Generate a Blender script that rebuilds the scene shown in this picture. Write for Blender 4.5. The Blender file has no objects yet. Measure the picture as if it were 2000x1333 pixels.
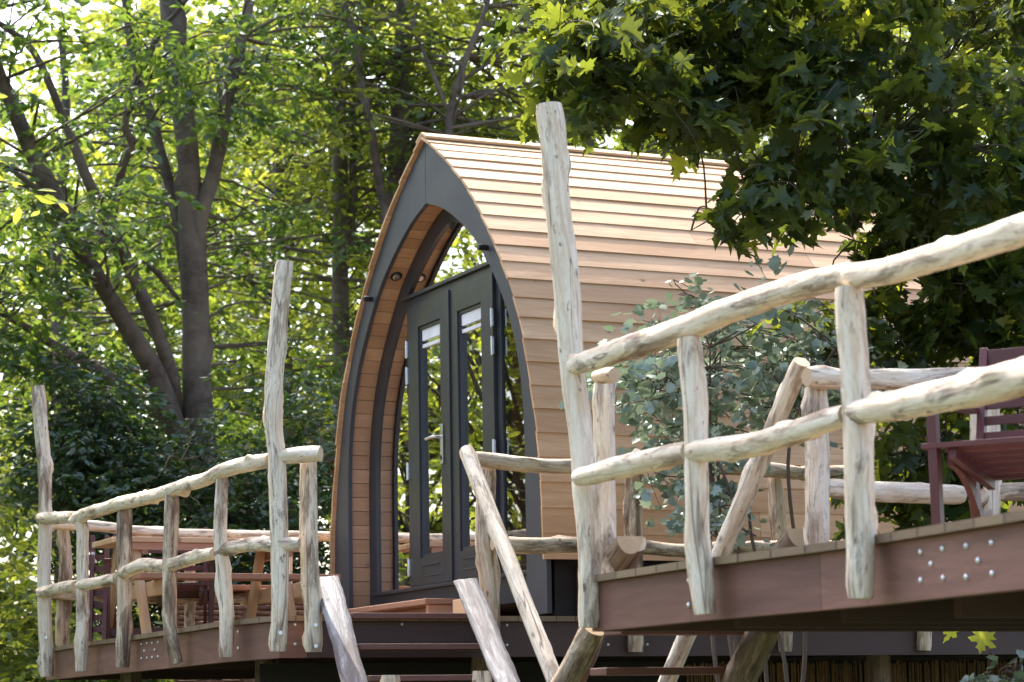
import bpy, math, random
import numpy as np
from mathutils import Vector, Matrix, noise
random.seed(7); rng = np.random.default_rng(11)
S = bpy.context.scene; COL = S.collection
R = math.radians

# ------------------------------------------------------------------ camera
FPX = 4722.; PITCH = R(8.97); ROLL = R(1.0); EYE = Vector((0, 0, 1.6))
_f = Vector((0, math.cos(PITCH), math.sin(PITCH))); _r0 = Vector((1, 0, 0)); _u0 = Vector((0, -math.sin(PITCH), math.cos(PITCH)))
_r = _r0*math.cos(ROLL) - _u0*math.sin(ROLL); _u = _u0*math.cos(ROLL) + _r0*math.sin(ROLL)
cam = bpy.data.cameras.new('camera'); camo = bpy.data.objects.new('camera', cam); COL.objects.link(camo)
cam.sensor_width = 36; cam.lens = 36*FPX/2000; cam.clip_end = 2000; cam.clip_start = .1
m = Matrix((_r, _u, -_f)).transposed().to_4x4(); m.translation = EYE; camo.matrix_world = m
cam.dof.use_dof = True; cam.dof.focus_distance = 13.2; cam.dof.aperture_fstop = 4.5
S.camera = camo

# ------------------------------------------------------------------ light
SUN_AZ = R(-22); SUN_EL = R(56)        # measured from +Y (away from the camera), negative = left
w = bpy.data.worlds.new('World'); S.world = w; w.use_nodes = True
nt = w.node_tree; bg = nt.nodes['Background']; sky = nt.nodes.new('ShaderNodeTexSky'); sky.sky_type = 'NISHITA'
sky.sun_disc = False; sky.sun_elevation = SUN_EL; sky.sun_rotation = SUN_AZ; sky.dust_density = 4.0; sky.air_density = 1.0; sky.ozone_density = .6
nt.links.new(sky.outputs[0], bg.inputs[0]); bg.inputs[1].default_value = .15
sl = bpy.data.lights.new('sun', 'SUN'); sl.energy = 2.3; sl.angle = R(.5); sl.color = (1, .93, .82)
so = bpy.data.objects.new('sun', sl); COL.objects.link(so)
tosun = Vector((math.sin(SUN_AZ)*math.cos(SUN_EL), math.cos(SUN_AZ)*math.cos(SUN_EL), math.sin(SUN_EL)))
so.rotation_euler = tosun.to_track_quat('Z', 'Y').to_euler()
S.view_settings.view_transform = 'Standard'; S.view_settings.look = 'None'; S.view_settings.gamma = 1
S.view_settings.exposure = 1.92
S.render.engine = 'CYCLES'
S.cycles.max_bounces = 8; S.cycles.diffuse_bounces = 4; S.cycles.glossy_bounces = 4; S.cycles.transmission_bounces = 6
S.cycles.transparent_max_bounces = 12; S.cycles.use_denoising = True

# ------------------------------------------------------------------ measuring helpers
def ray(px, py): return _f + _r*((px-1000)/FPX) + _u*((666.5-py)/FPX)
def atY(px, py, Y):
    d = ray(px, py); return EYE + d*(Y/d.y)
def atZ(px, py, z):
    d = ray(px, py); return EYE + d*((z-1.6)/d.z)
def V(*a): return Vector(a)
def lerp_tab(tab, x):
    return float(np.interp(x, [t[0] for t in tab], [t[1] for t in tab]))

# ------------------------------------------------------------------ materials
def mat(name):
    m = bpy.data.materials.new(name); m.use_nodes = True; t = m.node_tree; b = t.nodes['Principled BSDF']; return m, t, b
def nd(t, kind, **kw):
    n = t.nodes.new('ShaderNode'+kind)
    for k, v in kw.items():
        if k.startswith('i_'):
            n.inputs[k[2:].replace('_', ' ')].default_value = v
        else: setattr(n, k, v)
    return n
def ramp(t, fac, stops, mode='LINEAR'):
    n = t.nodes.new('ShaderNodeValToRGB'); n.color_ramp.interpolation = mode
    el = n.color_ramp.elements
    while len(el) < len(stops): el.new(.5)
    for e, (p, c) in zip(el, stops):
        e.position = p; e.color = (c, c, c, 1) if isinstance(c, (int, float)) else (*c, 1)
    t.links.new(fac, n.inputs[0]); return n.outputs[0]
def mix(t, fac, a, b, mode='MIX'):
    n = t.nodes.new('ShaderNodeMix'); n.data_type = 'RGBA'; n.blend_type = mode
    for s, v in ((n.inputs[0], fac), (n.inputs[6], a), (n.inputs[7], b)):
        if isinstance(v, (int, float)): s.default_value = v
        elif isinstance(v, tuple): s.default_value = (*v, 1)
        else: t.links.new(v, s)
    return n.outputs[2]
def gcn(t, scale, loc=(0, 0, 0)):
    a = nd(t, 'Attribute', attribute_name='gc'); mp = nd(t, 'Mapping'); mp.inputs['Scale'].default_value = scale
    mp.inputs['Location'].default_value = loc
    t.links.new(a.outputs['Vector'], mp.inputs[0]); return mp.outputs[0]
def noi(t, vec, scale, detail=4, rough=.6, dist=0):
    n = nd(t, 'TexNoise'); n.inputs['Scale'].default_value = scale; n.inputs['Detail'].default_value = detail
    n.inputs['Roughness'].default_value = rough; n.inputs['Distortion'].default_value = dist
    t.links.new(vec, n.inputs['Vector']); return n.outputs['Fac']
def bump(t, b, h, s=.3, d=.01):
    n = nd(t, 'Bump'); n.inputs['Strength'].default_value = s; n.inputs['Distance'].default_value = d
    t.links.new(h, n.inputs['Height']); t.links.new(n.outputs[0], b.inputs['Normal'])
def tone(t): return nd(t, 'Attribute', attribute_name='tone').outputs['Fac']

def wood(name, c1, c2, c3, rough=.65, knots=True, gs=14, var=1.0):
    m, t, b = mat(name)
    g = noi(t, gcn(t, (.07, 1, 1)), gs*3.2, 6, .7, .8)
    big = noi(t, gcn(t, (.14, 1, 1), (3, 1, 7)), 9, 5, .65, .8)
    base = ramp(t, tone(t), [(0, tuple(x*(1-.28*var) for x in c1)), (.5, c1), (1, tuple(min(1, x*(1+.25*var)) for x in c2))])
    col = mix(t, ramp(t, g, [(.35, 0.), (.7, .55)]), base, c3)
    col = mix(t, ramp(t, big, [(.4, 0.), (.72, .6)]), col, c3)
    if knots:
        v = nd(t, 'TexVoronoi'); v.inputs['Scale'].default_value = 3.4
        t.links.new(gcn(t, (.8, 1.3, 0)), v.inputs['Vector'])
        col = mix(t, ramp(t, v.outputs['Distance'], [(.022, .9), (.04, .45), (.08, 0.)]), col, tuple(x*.3 for x in c3))
    t.links.new(col, b.inputs['Base Color']); b.inputs['Roughness'].default_value = rough
    bump(t, b, g, .25, .004)
    return m
def logmat(name, light, mid, dark, amount=.5, stretch=.22):
    m, t, b = mat(name)
    st = noi(t, gcn(t, (.11, 1, 1)), 30, 7, .72, .7)
    bl = noi(t, gcn(t, (stretch, 1, 1), (9, 2, 4)), 15, 8, .74, .5)
    fine = noi(t, gcn(t, (.3, 1, 1), (1, 5, 2)), 70, 4, .75)
    big = noi(t, gcn(t, (.3, .5, .5), (4, 4, 4)), 3.5, 2)
    col = mix(t, ramp(t, st, [(.42, 0.), (.60, .9)]), light, mid)
    col = mix(t, ramp(t, fine, [(.5, 0.), (.8, .55)]), col, tuple(x*.6 for x in mid))
    k = nd(t, 'Math', operation='MULTIPLY_ADD'); t.links.new(big, k.inputs[0]); k.inputs[1].default_value = .55; 
    t.links.new(bl, k.inputs[2])
    lo = .945-.16*amount
    col = mix(t, ramp(t, k.outputs[0], [(lo-.05, 0.), (lo+.01, .5), (min(1, lo+.13), .95)]), col, dark)
    v = nd(t, 'TexVoronoi'); v.inputs['Scale'].default_value = 7.; t.links.new(gcn(t, (.6, 1, 1), (2, 2, 0)), v.inputs['Vector'])
    col = mix(t, ramp(t, v.outputs['Distance'], [(.03, .8), (.07, .35), (.12, 0.)]), col, tuple(x*.9 for x in dark))
    cr = noi(t, gcn(t, (.05, 1, 1), (3, 8, 8)), 15, 2, .5, .3)
    crk = ramp(t, cr, [(.490, 0.), (.4985, .8), (.5015, .8), (.510, 0.)])
    col = mix(t, crk, col, tuple(x*.8 for x in dark))
    fl = noi(t, gcn(t, (.35, 1, 1), (6, 3, 8)), 34, 3, .6); col = mix(t, ramp(t, fl, [(.66, 0.), (.70, .75)]), col, dark)
    t.links.new(col, b.inputs['Base Color']); b.inputs['Roughness'].default_value = .72
    h = mix(t, .5, st, k.outputs[0]); bump(t, b, h, .8, .012)
    return m
def plain(name, c, rough=.5, metal=0, spec=.5, nscale=None, var=.25):
    m, t, b = mat(name); b.inputs['Roughness'].default_value = rough; b.inputs['Metallic'].default_value = metal
    b.inputs['Specular IOR Level'].default_value = spec
    co = nd(t, 'TexCoord'); n = nd(t, 'TexNoise'); n.inputs['Scale'].default_value = nscale or 6; n.inputs['Detail'].default_value = 5
    t.links.new(co.outputs['Object'], n.inputs['Vector'])
    t.links.new(mix(t, n.outputs['Fac'], tuple(x*(1-var) for x in c), tuple(min(1, x*(1+var)) for x in c)), b.inputs['Base Color'])
    t.links.new(ramp(t, n.outputs['Fac'], [(.3, max(0, rough-.1)), (.7, min(1, rough+.1))]), b.inputs['Roughness'])
    return m
def leafmat(name, lo, hi, tl, th, gloss=.12, trans=.5, rough=.45):
    m, t, b = mat(name); t.nodes.remove(b); out = t.nodes['Material Output']
    tn = tone(t)
    d = nd(t, 'BsdfDiffuse'); t.links.new(ramp(t, tn, [(0, lo), (.8, hi), (1, tuple(min(1, x*1.25) for x in hi))]), d.inputs[0])
    r = nd(t, 'BsdfTranslucent'); t.links.new(ramp(t, tn, [(0, tl), (1, th)]), r.inputs[0])
    s = nd(t, 'MixShader'); s.inputs[0].default_value = trans; t.links.new(d.outputs[0], s.inputs[1]); t.links.new(r.outputs[0], s.inputs[2])
    g = nd(t, 'BsdfGlossy'); g.inputs['Roughness'].default_value = rough; g.inputs[0].default_value = (.8, .9, .85, 1)
    s2 = nd(t, 'MixShader'); s2.inputs[0].default_value = gloss; t.links.new(s.outputs[0], s2.inputs[1]); t.links.new(g.outputs[0], s2.inputs[2])
    t.links.new(s2.outputs[0], out.inputs[0]); return m

M = {}
M['larch'] = wood('larch_boards', (.60, .375, .205), (.69, .465, .28), (.38, .19, .085), var=.5)
M['lining'] = wood('cedar_lining', (.48, .285, .165), (.53, .33, .195), (.35, .18, .095), .5, var=.45)
M['pine'] = wood('pale_pine', (.56, .38, .235), (.62, .43, .28), (.42, .25, .13), var=.5)
M['redpine'] = wood('reddish_pine', (.40, .215, .145), (.46, .26, .18), (.28, .13, .08))
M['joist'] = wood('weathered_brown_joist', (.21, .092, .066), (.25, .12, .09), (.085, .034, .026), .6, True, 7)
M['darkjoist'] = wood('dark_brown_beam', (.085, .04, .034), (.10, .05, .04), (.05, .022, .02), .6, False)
M['deck'] = wood('deck_board_edges', (.20, .13, .08), (.25, .165, .105), (.12, .07, .045))
def edge_boards(m):
    t = m.node_tree; b = t.nodes['Principled BSDF']; src = b.inputs['Base Color'].links[0].from_socket
    a = nd(t, 'Attribute', attribute_name='gc'); x = nd(t, 'SeparateXYZ'); t.links.new(a.outputs['Vector'], x.inputs[0])
    k = nd(t, 'Math', operation='MULTIPLY'); k.inputs[1].default_value = 8.2; t.links.new(x.outputs[0], k.inputs[0])
    f = nd(t, 'Math', operation='FLOOR'); t.links.new(k.outputs[0], f.inputs[0]); w_ = nd(t, 'TexWhiteNoise', noise_dimensions='1D'); t.links.new(f.outputs[0], w_.inputs['W'])
    fr_ = nd(t, 'Math', operation='FRACT'); t.links.new(k.outputs[0], fr_.inputs[0])
    c = mix(t, ramp(t, w_.outputs['Value'], [(0, .0), (1, .55)]), src, (.30, .21, .12)); c = mix(t, ramp(t, fr_.outputs[0], [(.93, 0.), (.96, .85)]), c, (.03, .02, .015))
    t.links.new(c, b.inputs['Base Color'])
edge_boards(M['deck'])
M['tread'] = wood('dark_red_tread', (.15, .062, .048), (.17, .07, .055), (.09, .036, .03), .5, False)
M['maroon'] = wood('maroon_hardwood', (.105, .028, .028), (.13, .036, .035), (.075, .02, .02), .45, False)
M['log'] = logmat('peeled_chestnut_log', (.80, .71, .585), (.62, .475, .33), (.15, .085, .055), .66)
M['logrough'] = logmat('half_peeled_log', (.68, .56, .42), (.42, .29, .18), (.09, .045, .025), .92)
M['logdark'] = logmat('weathered_brace_log', (.30, .22, .16), (.16, .11, .08), (.06, .035, .025), .9)
M['silverlog'] = logmat('silvered_split_log', (.33, .335, .35), (.11, .10, .105), (.05, .036, .04), 1.0, .10)
M['endgrain'] = wood('sawn_log_end', (.58, .46, .31), (.62, .5, .35), (.42, .29, .17), .8, False, 5)
M['fascia'] = plain('dark_grey_coated_steel', (.046, .049, .062), .5, 0, .4, 2.0, .3)
M['frame'] = plain('charcoal_window_frame', (.032, .034, .043), .38, 0, .45, 5, .2)
M['black'] = plain('black_plastic', (.012, .012, .013), .45)
M['dark'] = plain('dark_void_shade', (.02, .017, .018), .8)  # near-black fill, the shade of voids is painted into its colour
M['steel'] = plain('brushed_steel', (.62, .62, .64), .3, .9, .5, 30, .1)
M['bolt'] = plain('galvanised_bolt', (.72, .72, .75), .4, .7, .5, 30, .1)
M['white'] = plain('white_fabric', (.72, .72, .72), .8)
M['blind'] = plain('pale_roller_blind', (.75, .76, .8), .6)
M['label'] = plain('white_plastic_tag', (.7, .72, .78), .5)
M['leaf'] = leafmat('broad_leaves', (.022, .05, .014), (.055, .095, .022), (.06, .13, .014), (.40, .47, .045), .05, .58)
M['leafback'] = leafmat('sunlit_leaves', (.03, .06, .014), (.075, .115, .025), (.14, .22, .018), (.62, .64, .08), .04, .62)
M['ash'] = leafmat('ash_leaves', (.016, .040, .014), (.040, .082, .022), (.06, .14, .02), (.32, .45, .05), .06, .5)
M['maple'] = leafmat('maple_leaves', (.017, .031, .010), (.040, .060, .017), (.06, .11, .015), (.40, .46, .04), .03, .40, .4)
M['sunlitleaf'] = leafmat('sunlit_maple_leaves', (.35, .38, .03), (.55, .52, .05), (.5, .55, .03), (.8, .8, .08), .05, .6)  # sunlight put into the leaf colour as bright yellow
M['poplar'] = leafmat('silver_leaves', (.07, .11, .065), (.34, .37, .29), (.14, .22, .12), (.26, .34, .22), .10, .3)
M['evergreen'] = leafmat('dark_evergreen_leaves', (.008, .022, .010), (.022, .05, .018), (.03, .08, .01), (.14, .24, .03), .08, .3)
def barkmat(name, a, b_, c):
    m, t, b = mat(name)
    g = noi(t, gcn(t, (1.6, 1, 1)), 9, 6, .7, .5); l = noi(t, gcn(t, (.5, .6, .6), (5, 5, 1)), 3, 3, .6, .5)
    col = mix(t, ramp(t, g, [(.35, 0.), (.65, 1.)]), a, b_); col = mix(t, ramp(t, l, [(.45, 0.), (.62, .7)]), col, c)
    t.links.new(col, b.inputs['Base Color']); b.inputs['Roughness'].default_value = .85; bump(t, b, g, .8, .02); return m
M['bark'] = barkmat('grey_brown_bark', (.042, .031, .022), (.095, .074, .055), (.15, .125, .10))
M['barkpale'] = barkmat('pale_grey_bark', (.09, .075, .06), (.17, .145, .12), (.06, .045, .035))
M['twig'] = plain('brown_twigs', (.10, .065, .045), .8)
def groundmat():
    m, t, b = mat('leafy_ground'); co = nd(t, 'TexCoord'); n = nd(t, 'TexNoise'); n.inputs['Scale'].default_value = .8; n.inputs['Detail'].default_value = 8
    t.links.new(co.outputs['Object'], n.inputs['Vector'])
    t.links.new(ramp(t, n.outputs['Fac'], [(.35, (.05, .035, .02)), (.5, (.06, .075, .025)), (.7, (.09, .12, .035))]), b.inputs['Base Color'])
    b.inputs['Roughness'].default_value = .95; return m
M['ground'] = groundmat()
def glassmat():
    m, t, b = mat('window_glass'); t.nodes.remove(b); out = t.nodes['Material Output']
    fr = nd(t, 'Fresnel'); fr.inputs[0].default_value = 1.52
    k = nd(t, 'Math', operation='MULTIPLY_ADD', use_clamp=True); k.inputs[1].default_value = 2.2; k.inputs[2].default_value = .05; t.links.new(fr.outputs[0], k.inputs[0])
    tr = nd(t, 'BsdfTransparent'); tr.inputs[0].default_value = (.86, .90, .88, 1); g = nd(t, 'BsdfGlossy'); g.inputs['Roughness'].default_value = .0
    co = nd(t, 'TexCoord'); n = nd(t, 'TexNoise'); n.inputs['Scale'].default_value = 1.6; n.inputs['Detail'].default_value = 1
    t.links.new(co.outputs['Object'], n.inputs['Vector']); bp = nd(t, 'Bump'); bp.inputs['Strength'].default_value = .05; bp.inputs['Distance'].default_value = .02
    t.links.new(n.outputs['Fac'], bp.inputs['Height']); t.links.new(bp.outputs[0], g.inputs['Normal'])
    s = nd(t, 'MixShader'); t.links.new(k.outputs[0], s.inputs[0]); t.links.new(tr.outputs[0], s.inputs[1]); t.links.new(g.outputs[0], s.inputs[2])
    t.links.new(s.outputs[0], out.inputs[0]); return m
M['glass'] = glassmat()
def wicker(name, c1, c2):
    m, t, b = mat(name); v = noi(t, gcn(t, (1, 1, 1)), 20, 4, .7)
    t.links.new(mix(t, ramp(t, v, [(.35, 0.), (.65, 1.)]), c1, c2), b.inputs['Base Color']); b.inputs['Roughness'].default_value = .8; return m
M['willow'] = wicker('woven_willow', (.10, .055, .04), (.24, .14, .095))
M['reed'] = wicker('dry_reed', (.16, .09, .045), (.36, .22, .11))

# ------------------------------------------------------------------ mesh builder
class MB:
    def __init__(s): s.v = []; s.f = []; s.g = []; s.t = []; s.mi = []; s.sm = []
    def add(s, vs, fs, gs, tn=.5, mi=0, smooth=False):
        o = len(s.v); s.v += [tuple(p) for p in vs]; s.g += [tuple(p) for p in gs]; s.t += [tn]*len(vs)
        s.f += [tuple(i+o for i in f) for f in fs]; s.mi += [mi]*len(fs); s.sm += [smooth]*len(fs)
    def box(s, c, ex, ey, ez, tn=None, mi=0):
        """box centred at c with full edge vectors ex (the grain direction), ey, ez"""
        c, ex, ey, ez = Vector(c), Vector(ex), Vector(ey), Vector(ez)
        L = (ex.length, ey.length, ez.length); so_ = random.random()*50; vs = []; gs = []
        for i in (-.5, .5):
            for j in (-.5, .5):
                for k in (-.5, .5):
                    vs.append(c+ex*i+ey*j+ez*k); gs.append((i*L[0]+so_, j*L[1]+so_, k*L[2]))
        fs = [(0, 1, 3, 2), (4, 6, 7, 5), (0, 4, 5, 1), (2, 3, 7, 6), (0, 2, 6, 4), (1, 5, 7, 3)]
        if ex.cross(ey).dot(ez) < 0: fs = [f[::-1] for f in fs]
        s.add(vs, fs, gs, random.random() if tn is None else tn, mi)
    def beam(s, a, b, wd, th, side=None, tn=None, mi=0):
        """board from a to b; wd across (horizontal), th the other way"""
        a, b = Vector(a), Vector(b); d = b-a; sd = Vector(side) if side else d.cross(V(0, 0, 1))
        if sd.length < 1e-4: sd = V(1, 0, 0)
        sd = (sd-d*(sd.dot(d)/d.length_squared)).normalized(); up = sd.cross(d).normalized()
        s.box((a+b)/2, d, sd*wd, up*th, tn, mi)
    def log(s, pts, rad, n=20, seg=.035, wob=1., mi=0, cap=1, bulge=.0, flat=None, caps=(1, 1), tn=None):
        pts = [Vector(p) for p in pts]; m_ = len(pts)
        if isinstance(rad, (int, float)): rad = [rad]*m_
        P = [pts[0]*2-pts[1]]+pts+[pts[-1]*2-pts[-2]]; C = []; RR = []
        for i in range(m_-1):
            k = max(2, int((pts[i+1]-pts[i]).length/seg))
            for j in range(k):
                u = j/k; p0, p1, p2, p3 = P[i:i+4]
                C.append(.5*((2*p1)+(p2-p0)*u+(2*p0-5*p1+4*p2-p3)*u*u+(3*p1-p0-3*p2+p3)*u**3)); RR.append(rad[i]*(1-u)+rad[i+1]*u)
        C.append(pts[-1]); RR.append(rad[-1]); sd = random.random()*100
        d = (C[1]-C[0]).normalized(); a = d.orthogonal().normalized(); L = 0; vs = []; gs = []; fs = []
        N = len(C)
        for i, c in enumerate(C):
            if i: L += (c-C[i-1]).length
            d = (C[min(i+1, N-1)]-C[max(i-1, 0)]).normalized(); a = (a-d*a.dot(d)).normalized(); b = d.cross(a)
            cc = c+(a*noise.noise(V(L*2.2, sd, 0))+b*noise.noise(V(L*2.2, sd, 9)))*RR[i]*.16*wob
            edge = min(i, N-1-i); er = 1-.10*(edge == 0)
            for k in range(n):
                th = 2*math.pi*k/n; q = V(math.cos(th), math.sin(th), 0)
                r = RR[i]*er*(1+wob*(.09*noise.noise(V(q.x*1.1+sd, q.y*1.1, L*3.5))+.07*noise.noise(V(q.x*3, q.y*3+sd, L*11))))
                kn = noise.noise(V(q.x*1.6+sd*2, q.y*1.6, L*6)); r += RR[i]*wob*max(0, kn-.42)*1.3
                o = a*q.x*r+b*q.y*r
                vs.append(cc+o); gs.append((L+sd, q.x*RR[i]+sd, q.y*RR[i]))
        for i in range(N-1):
            for k in range(n):
                k2 = (k+1) % n; fs.append((i*n+k, i*n+k2, (i+1)*n+k2, (i+1)*n+k))
        tn = random.random() if tn is None else tn
        s.add(vs, fs, gs, tn, mi, True)
        for e, ii in ((0, 0), (1, N-1)):
            if not caps[e]: continue
            ring = vs[ii*n:(ii+1)*n]; cg = sum(ring, V(0, 0, 0))/n
            f2 = [(k, (k+1) % n, n) if e else ((k+1) % n, k, n) for k in range(n)]
            s.add(ring+[cg], f2, [((p-cg).length*2+sd, sd, (p-cg).length*2) for p in ring]+[(sd, sd, 0)], tn, cap)
        return C
    def build(s, name, mats, parent=None, bevel=0, recalc=False):
        me = bpy.data.meshes.new(name); me.from_pydata(s.v, [], s.f)
        for mm in (mats if isinstance(mats, (list, tuple)) else [mats]): me.materials.append(M[mm] if isinstance(mm, str) else mm)
        nmat = len(me.materials)
        a = me.attributes.new('gc', 'FLOAT_VECTOR', 'POINT'); a.data.foreach_set('vector', np.array(s.g, dtype=np.float32).ravel())
        a = me.attributes.new('tone', 'FLOAT', 'POINT'); a.data.foreach_set('value', np.array(s.t, dtype=np.float32))
        me.polygons.foreach_set('material_index', [min(i, nmat-1) for i in s.mi]); me.polygons.foreach_set('use_smooth', s.sm)
        me.update(); o = bpy.data.objects.new(name, me); COL.objects.link(o)
        if parent: o.parent = parent
        if bevel:
            b = o.modifiers.new('bevel', 'BEVEL'); b.width = bevel; b.segments = 2; b.limit_method = 'ANGLE'; b.angle_limit = R(40)
        return o
def tag(o, label=None, cat=None, group=None, kind=None):
    for k, v in (('label', label), ('category', cat), ('group', group), ('kind', kind)):
        if v: o[k] = v
    return o
def thing(name, label, cat, loc=(0, 0, 0), rz=0, group=None):
    o = bpy.data.objects.new(name, None); COL.objects.link(o); o.location = loc; o.rotation_euler = (0, 0, rz); o.empty_display_size = .1
    return tag(o, label, cat, group)
def rebase(root, loc):
    """put a thing's Empty at its base; its parts were made in world coordinates"""
    root.location = loc
    for c in root.children: c.location = -Vector(loc)

ZD = 2.17                                    # deck level
A25 = R(25); AX = V(math.cos(A25), math.sin(A25), 0); LX = V(-math.sin(A25), math.cos(A25), 0); UP = V(0, 0, 1)

# ------------------------------------------------------------------ ground
g = MB(); n = 60
vs = []; 
for i in range(n+1):
    for j in range(n+1):
        x = (i/n-.5)*2; y = (j/n-.5)*2; X = x*abs(x)*400; Y = y*abs(y)*400+10
        vs.append((X, Y, 0 if abs(X) < 5 and 4 < Y < 22 else .25*noise.noise(V(X*.15, Y*.15, 0))))
g.add(vs, [(i*(n+1)+j, (i+1)*(n+1)+j, (i+1)*(n+1)+j+1, i*(n+1)+j+1) for i in range(n) for j in range(n)], vs, .5, 0, True)
tag(g.build('ground', 'ground'), 'leaf littered woodland ground under the decks', None, None, 'structure')

# ------------------------------------------------------------------ glamping pod
PO = atY(1071, 1198, 14.)                    # near front corner of the pod at its base
def pp(r, s_, z): return PO + AX*r + LX*s_ + UP*z
CEN = 1.735
OUT = [(0, 1.735), (.34, 1.735), (.7, 1.728), (.894, 1.70), (1.09, 1.665), (1.28, 1.617), (1.6, 1.53), (1.83, 1.43), (2.06, 1.295), (2.27, 1.135), (2.47, .965), (2.65, .78), (2.83, .58), (3.03, .30), (3.205, 0)]
INN = [(0, 1.448), (.47, 1.452), (.93, 1.455), (1.12, 1.45), (1.33, 1.43), (1.545, 1.38), (1.71, 1.315), (1.89, 1.215), (2.12, 1.04), (2.32, .85), (2.47, .65), (2.59, .45), (2.69, .24), (2.765, 0)]
def dense(tab, step):
    P = [Vector((hw, z)) for z, hw in tab]; P = [P[0]*2-P[1]]+P+[P[-1]*2-P[-2]]; C = []
    for i in range(len(P)-3):
        for j in range(12):
            u = j/12; p0, p1, p2, p3 = P[i:i+4]
            C.append(.5*((2*p1)+(p2-p0)*u+(2*p0-5*p1+4*p2-p3)*u*u+(3*p1-p0-3*p2+p3)*u**3))
    C.append(P[-2]); L = [0]
    for a, b in zip(C, C[1:]): L.append(L[-1]+(b-a).length)
    tot = L[-1]; k = step if isinstance(step, int) else int(round(tot/step)); out = []
    for i in range(k+1):
        q = tot*i/k; out.append((float(np.interp(q, L, [c.x for c in C])), float(np.interp(q, L, [c.y for c in C]))))
    return out
def offs(prof, d):                            # outward offset of (halfwidth, z) points
    out = []
    for i, (x, z) in enumerate(prof):
        a = prof[max(0, i-1)]; b = prof[min(len(prof)-1, i+1)]; tx, tz = b[0]-a[0], b[1]-a[1]; l = math.hypot(tx, tz)
        out.append((x+tz/l*d, z-tx/l*d))
    return out
pod = thing('glamping_pod', 'arched timber clad glamping pod with dark grey arch front and glazed double doors', 'cabin')
PLEN = 6.0
# cladding: lapped boards, one course after another, both sides
clad = MB(); full = dense(OUT, .02)
arc = [0.]
for a, b in zip(full, full[1:]): arc.append(arc[-1]+math.hypot(b[0]-a[0], b[1]-a[1]))
fx = [p[0] for p in full]; fz = [p[1] for p in full]
def prof_at(q): return float(np.interp(q, arc, fx)), float(np.interp(q, arc, fz))
tot = arc[-1]; start = .31; NC = 24; ex = (tot-start)/NC
for side in (-1, 1):
    for c in range(NC):
        q0 = start+c*ex; q1 = q0+ex+.012*(c < NC-1)
        (x0, z0), (x1, z1) = prof_at(q0), prof_at(min(q1, tot))
        tx, tz = x1-x0, z1-z0; l = math.hypot(tx, tz); nx, nz = tz/l, -tx/l
        cuts = [-.03+random.uniform(-.005, .007)]; r = random.uniform(.8, 3.6)
        while r < PLEN-.3: cuts.append(r); r += random.uniform(2.4, 4.2)
        cuts.append(PLEN+random.uniform(-.01, .01))
        for ra, rb in zip(cuts, cuts[1:]):
            tn = random.random(); so_ = random.random()*80; vs = []; gs = []; pr = .019+random.uniform(-.003, .003)
            k = 8
            for i in range(k+1):
                rr = ra+.0015+(rb-ra-.003)*i/k; wv = .003*noise.noise(V(rr*1.3, c*3.1, side*5))
                for (dq, off) in ((0, 0.), (0, pr+wv), (1, .010), (1, -.006)):
                    X = (x0 if dq == 0 else x1)+nx*off; Z = (z0 if dq == 0 else z1)+nz*off
                    vs.append(pp(rr, CEN+side*X if side > 0 else CEN-X, Z)); gs.append((rr+so_, dq*.155+off+so_, off))
            fs = []
            for i in range(k):
                for j in range(4):
                    f = (i*4+j, i*4+(j+1) % 4, (i+1)*4+(j+1) % 4, (i+1)*4+j); fs.append(f if side < 0 else f[::-1])
            fs += [(0, 3, 2, 1), (k*4, k*4+1, k*4+2, k*4+3)] if side < 0 else [(0, 1, 2, 3), (k*4+3, k*4+2, k*4+1, k*4)]
            clad.add(vs, fs, gs, tn)
clad.build('cladding', 'larch', pod)
rc = MB()
for sd in (-1, 1):
    rc.box(pp(PLEN/2-.015, CEN+sd*.043, 3.213), AX*(PLEN+.03), LX*sd*.086+UP*-.042, UP*.016+LX*sd*.006, .75)
rc.build('ridge_board', 'larch', pod)
# fascia halves
oc = offs(dense(OUT, 64), -.012); ic = dense(INN, 64); oc[-1] = (0, 3.19); ic[-1] = (0, 2.765)
for side in (-1, 1):
    fm = MB(); vs = []
    for r in (0., .03):
        for (ox, oz), (ix, iz) in zip(oc, ic):
            g_ = .002
            vs.append(pp(r, CEN+side*max(ox, g_), oz)); vs.append(pp(r, CEN+side*max(ix, g_), iz))
    K = len(oc); fs = []
    for i in range(K-1):
        a, b, c, d = 2*i, 2*i+1, 2*i+3, 2*i+2
        o2 = 2*K
        fs += [(a, b, c, d), (a+o2, d+o2, c+o2, b+o2), (b, b+o2, c+o2, c), (a, d, d+o2, a+o2)]
    fs += [(0, 2*K, 2*K+1, 1), (2*K-2, 2*K-1, 4*K-1, 4*K-2)]
    if side > 0: fs = [f[::-1] for f in fs]
    fm.add(vs, fs, vs); fm.build('fascia', 'fascia', pod, .002)
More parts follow.
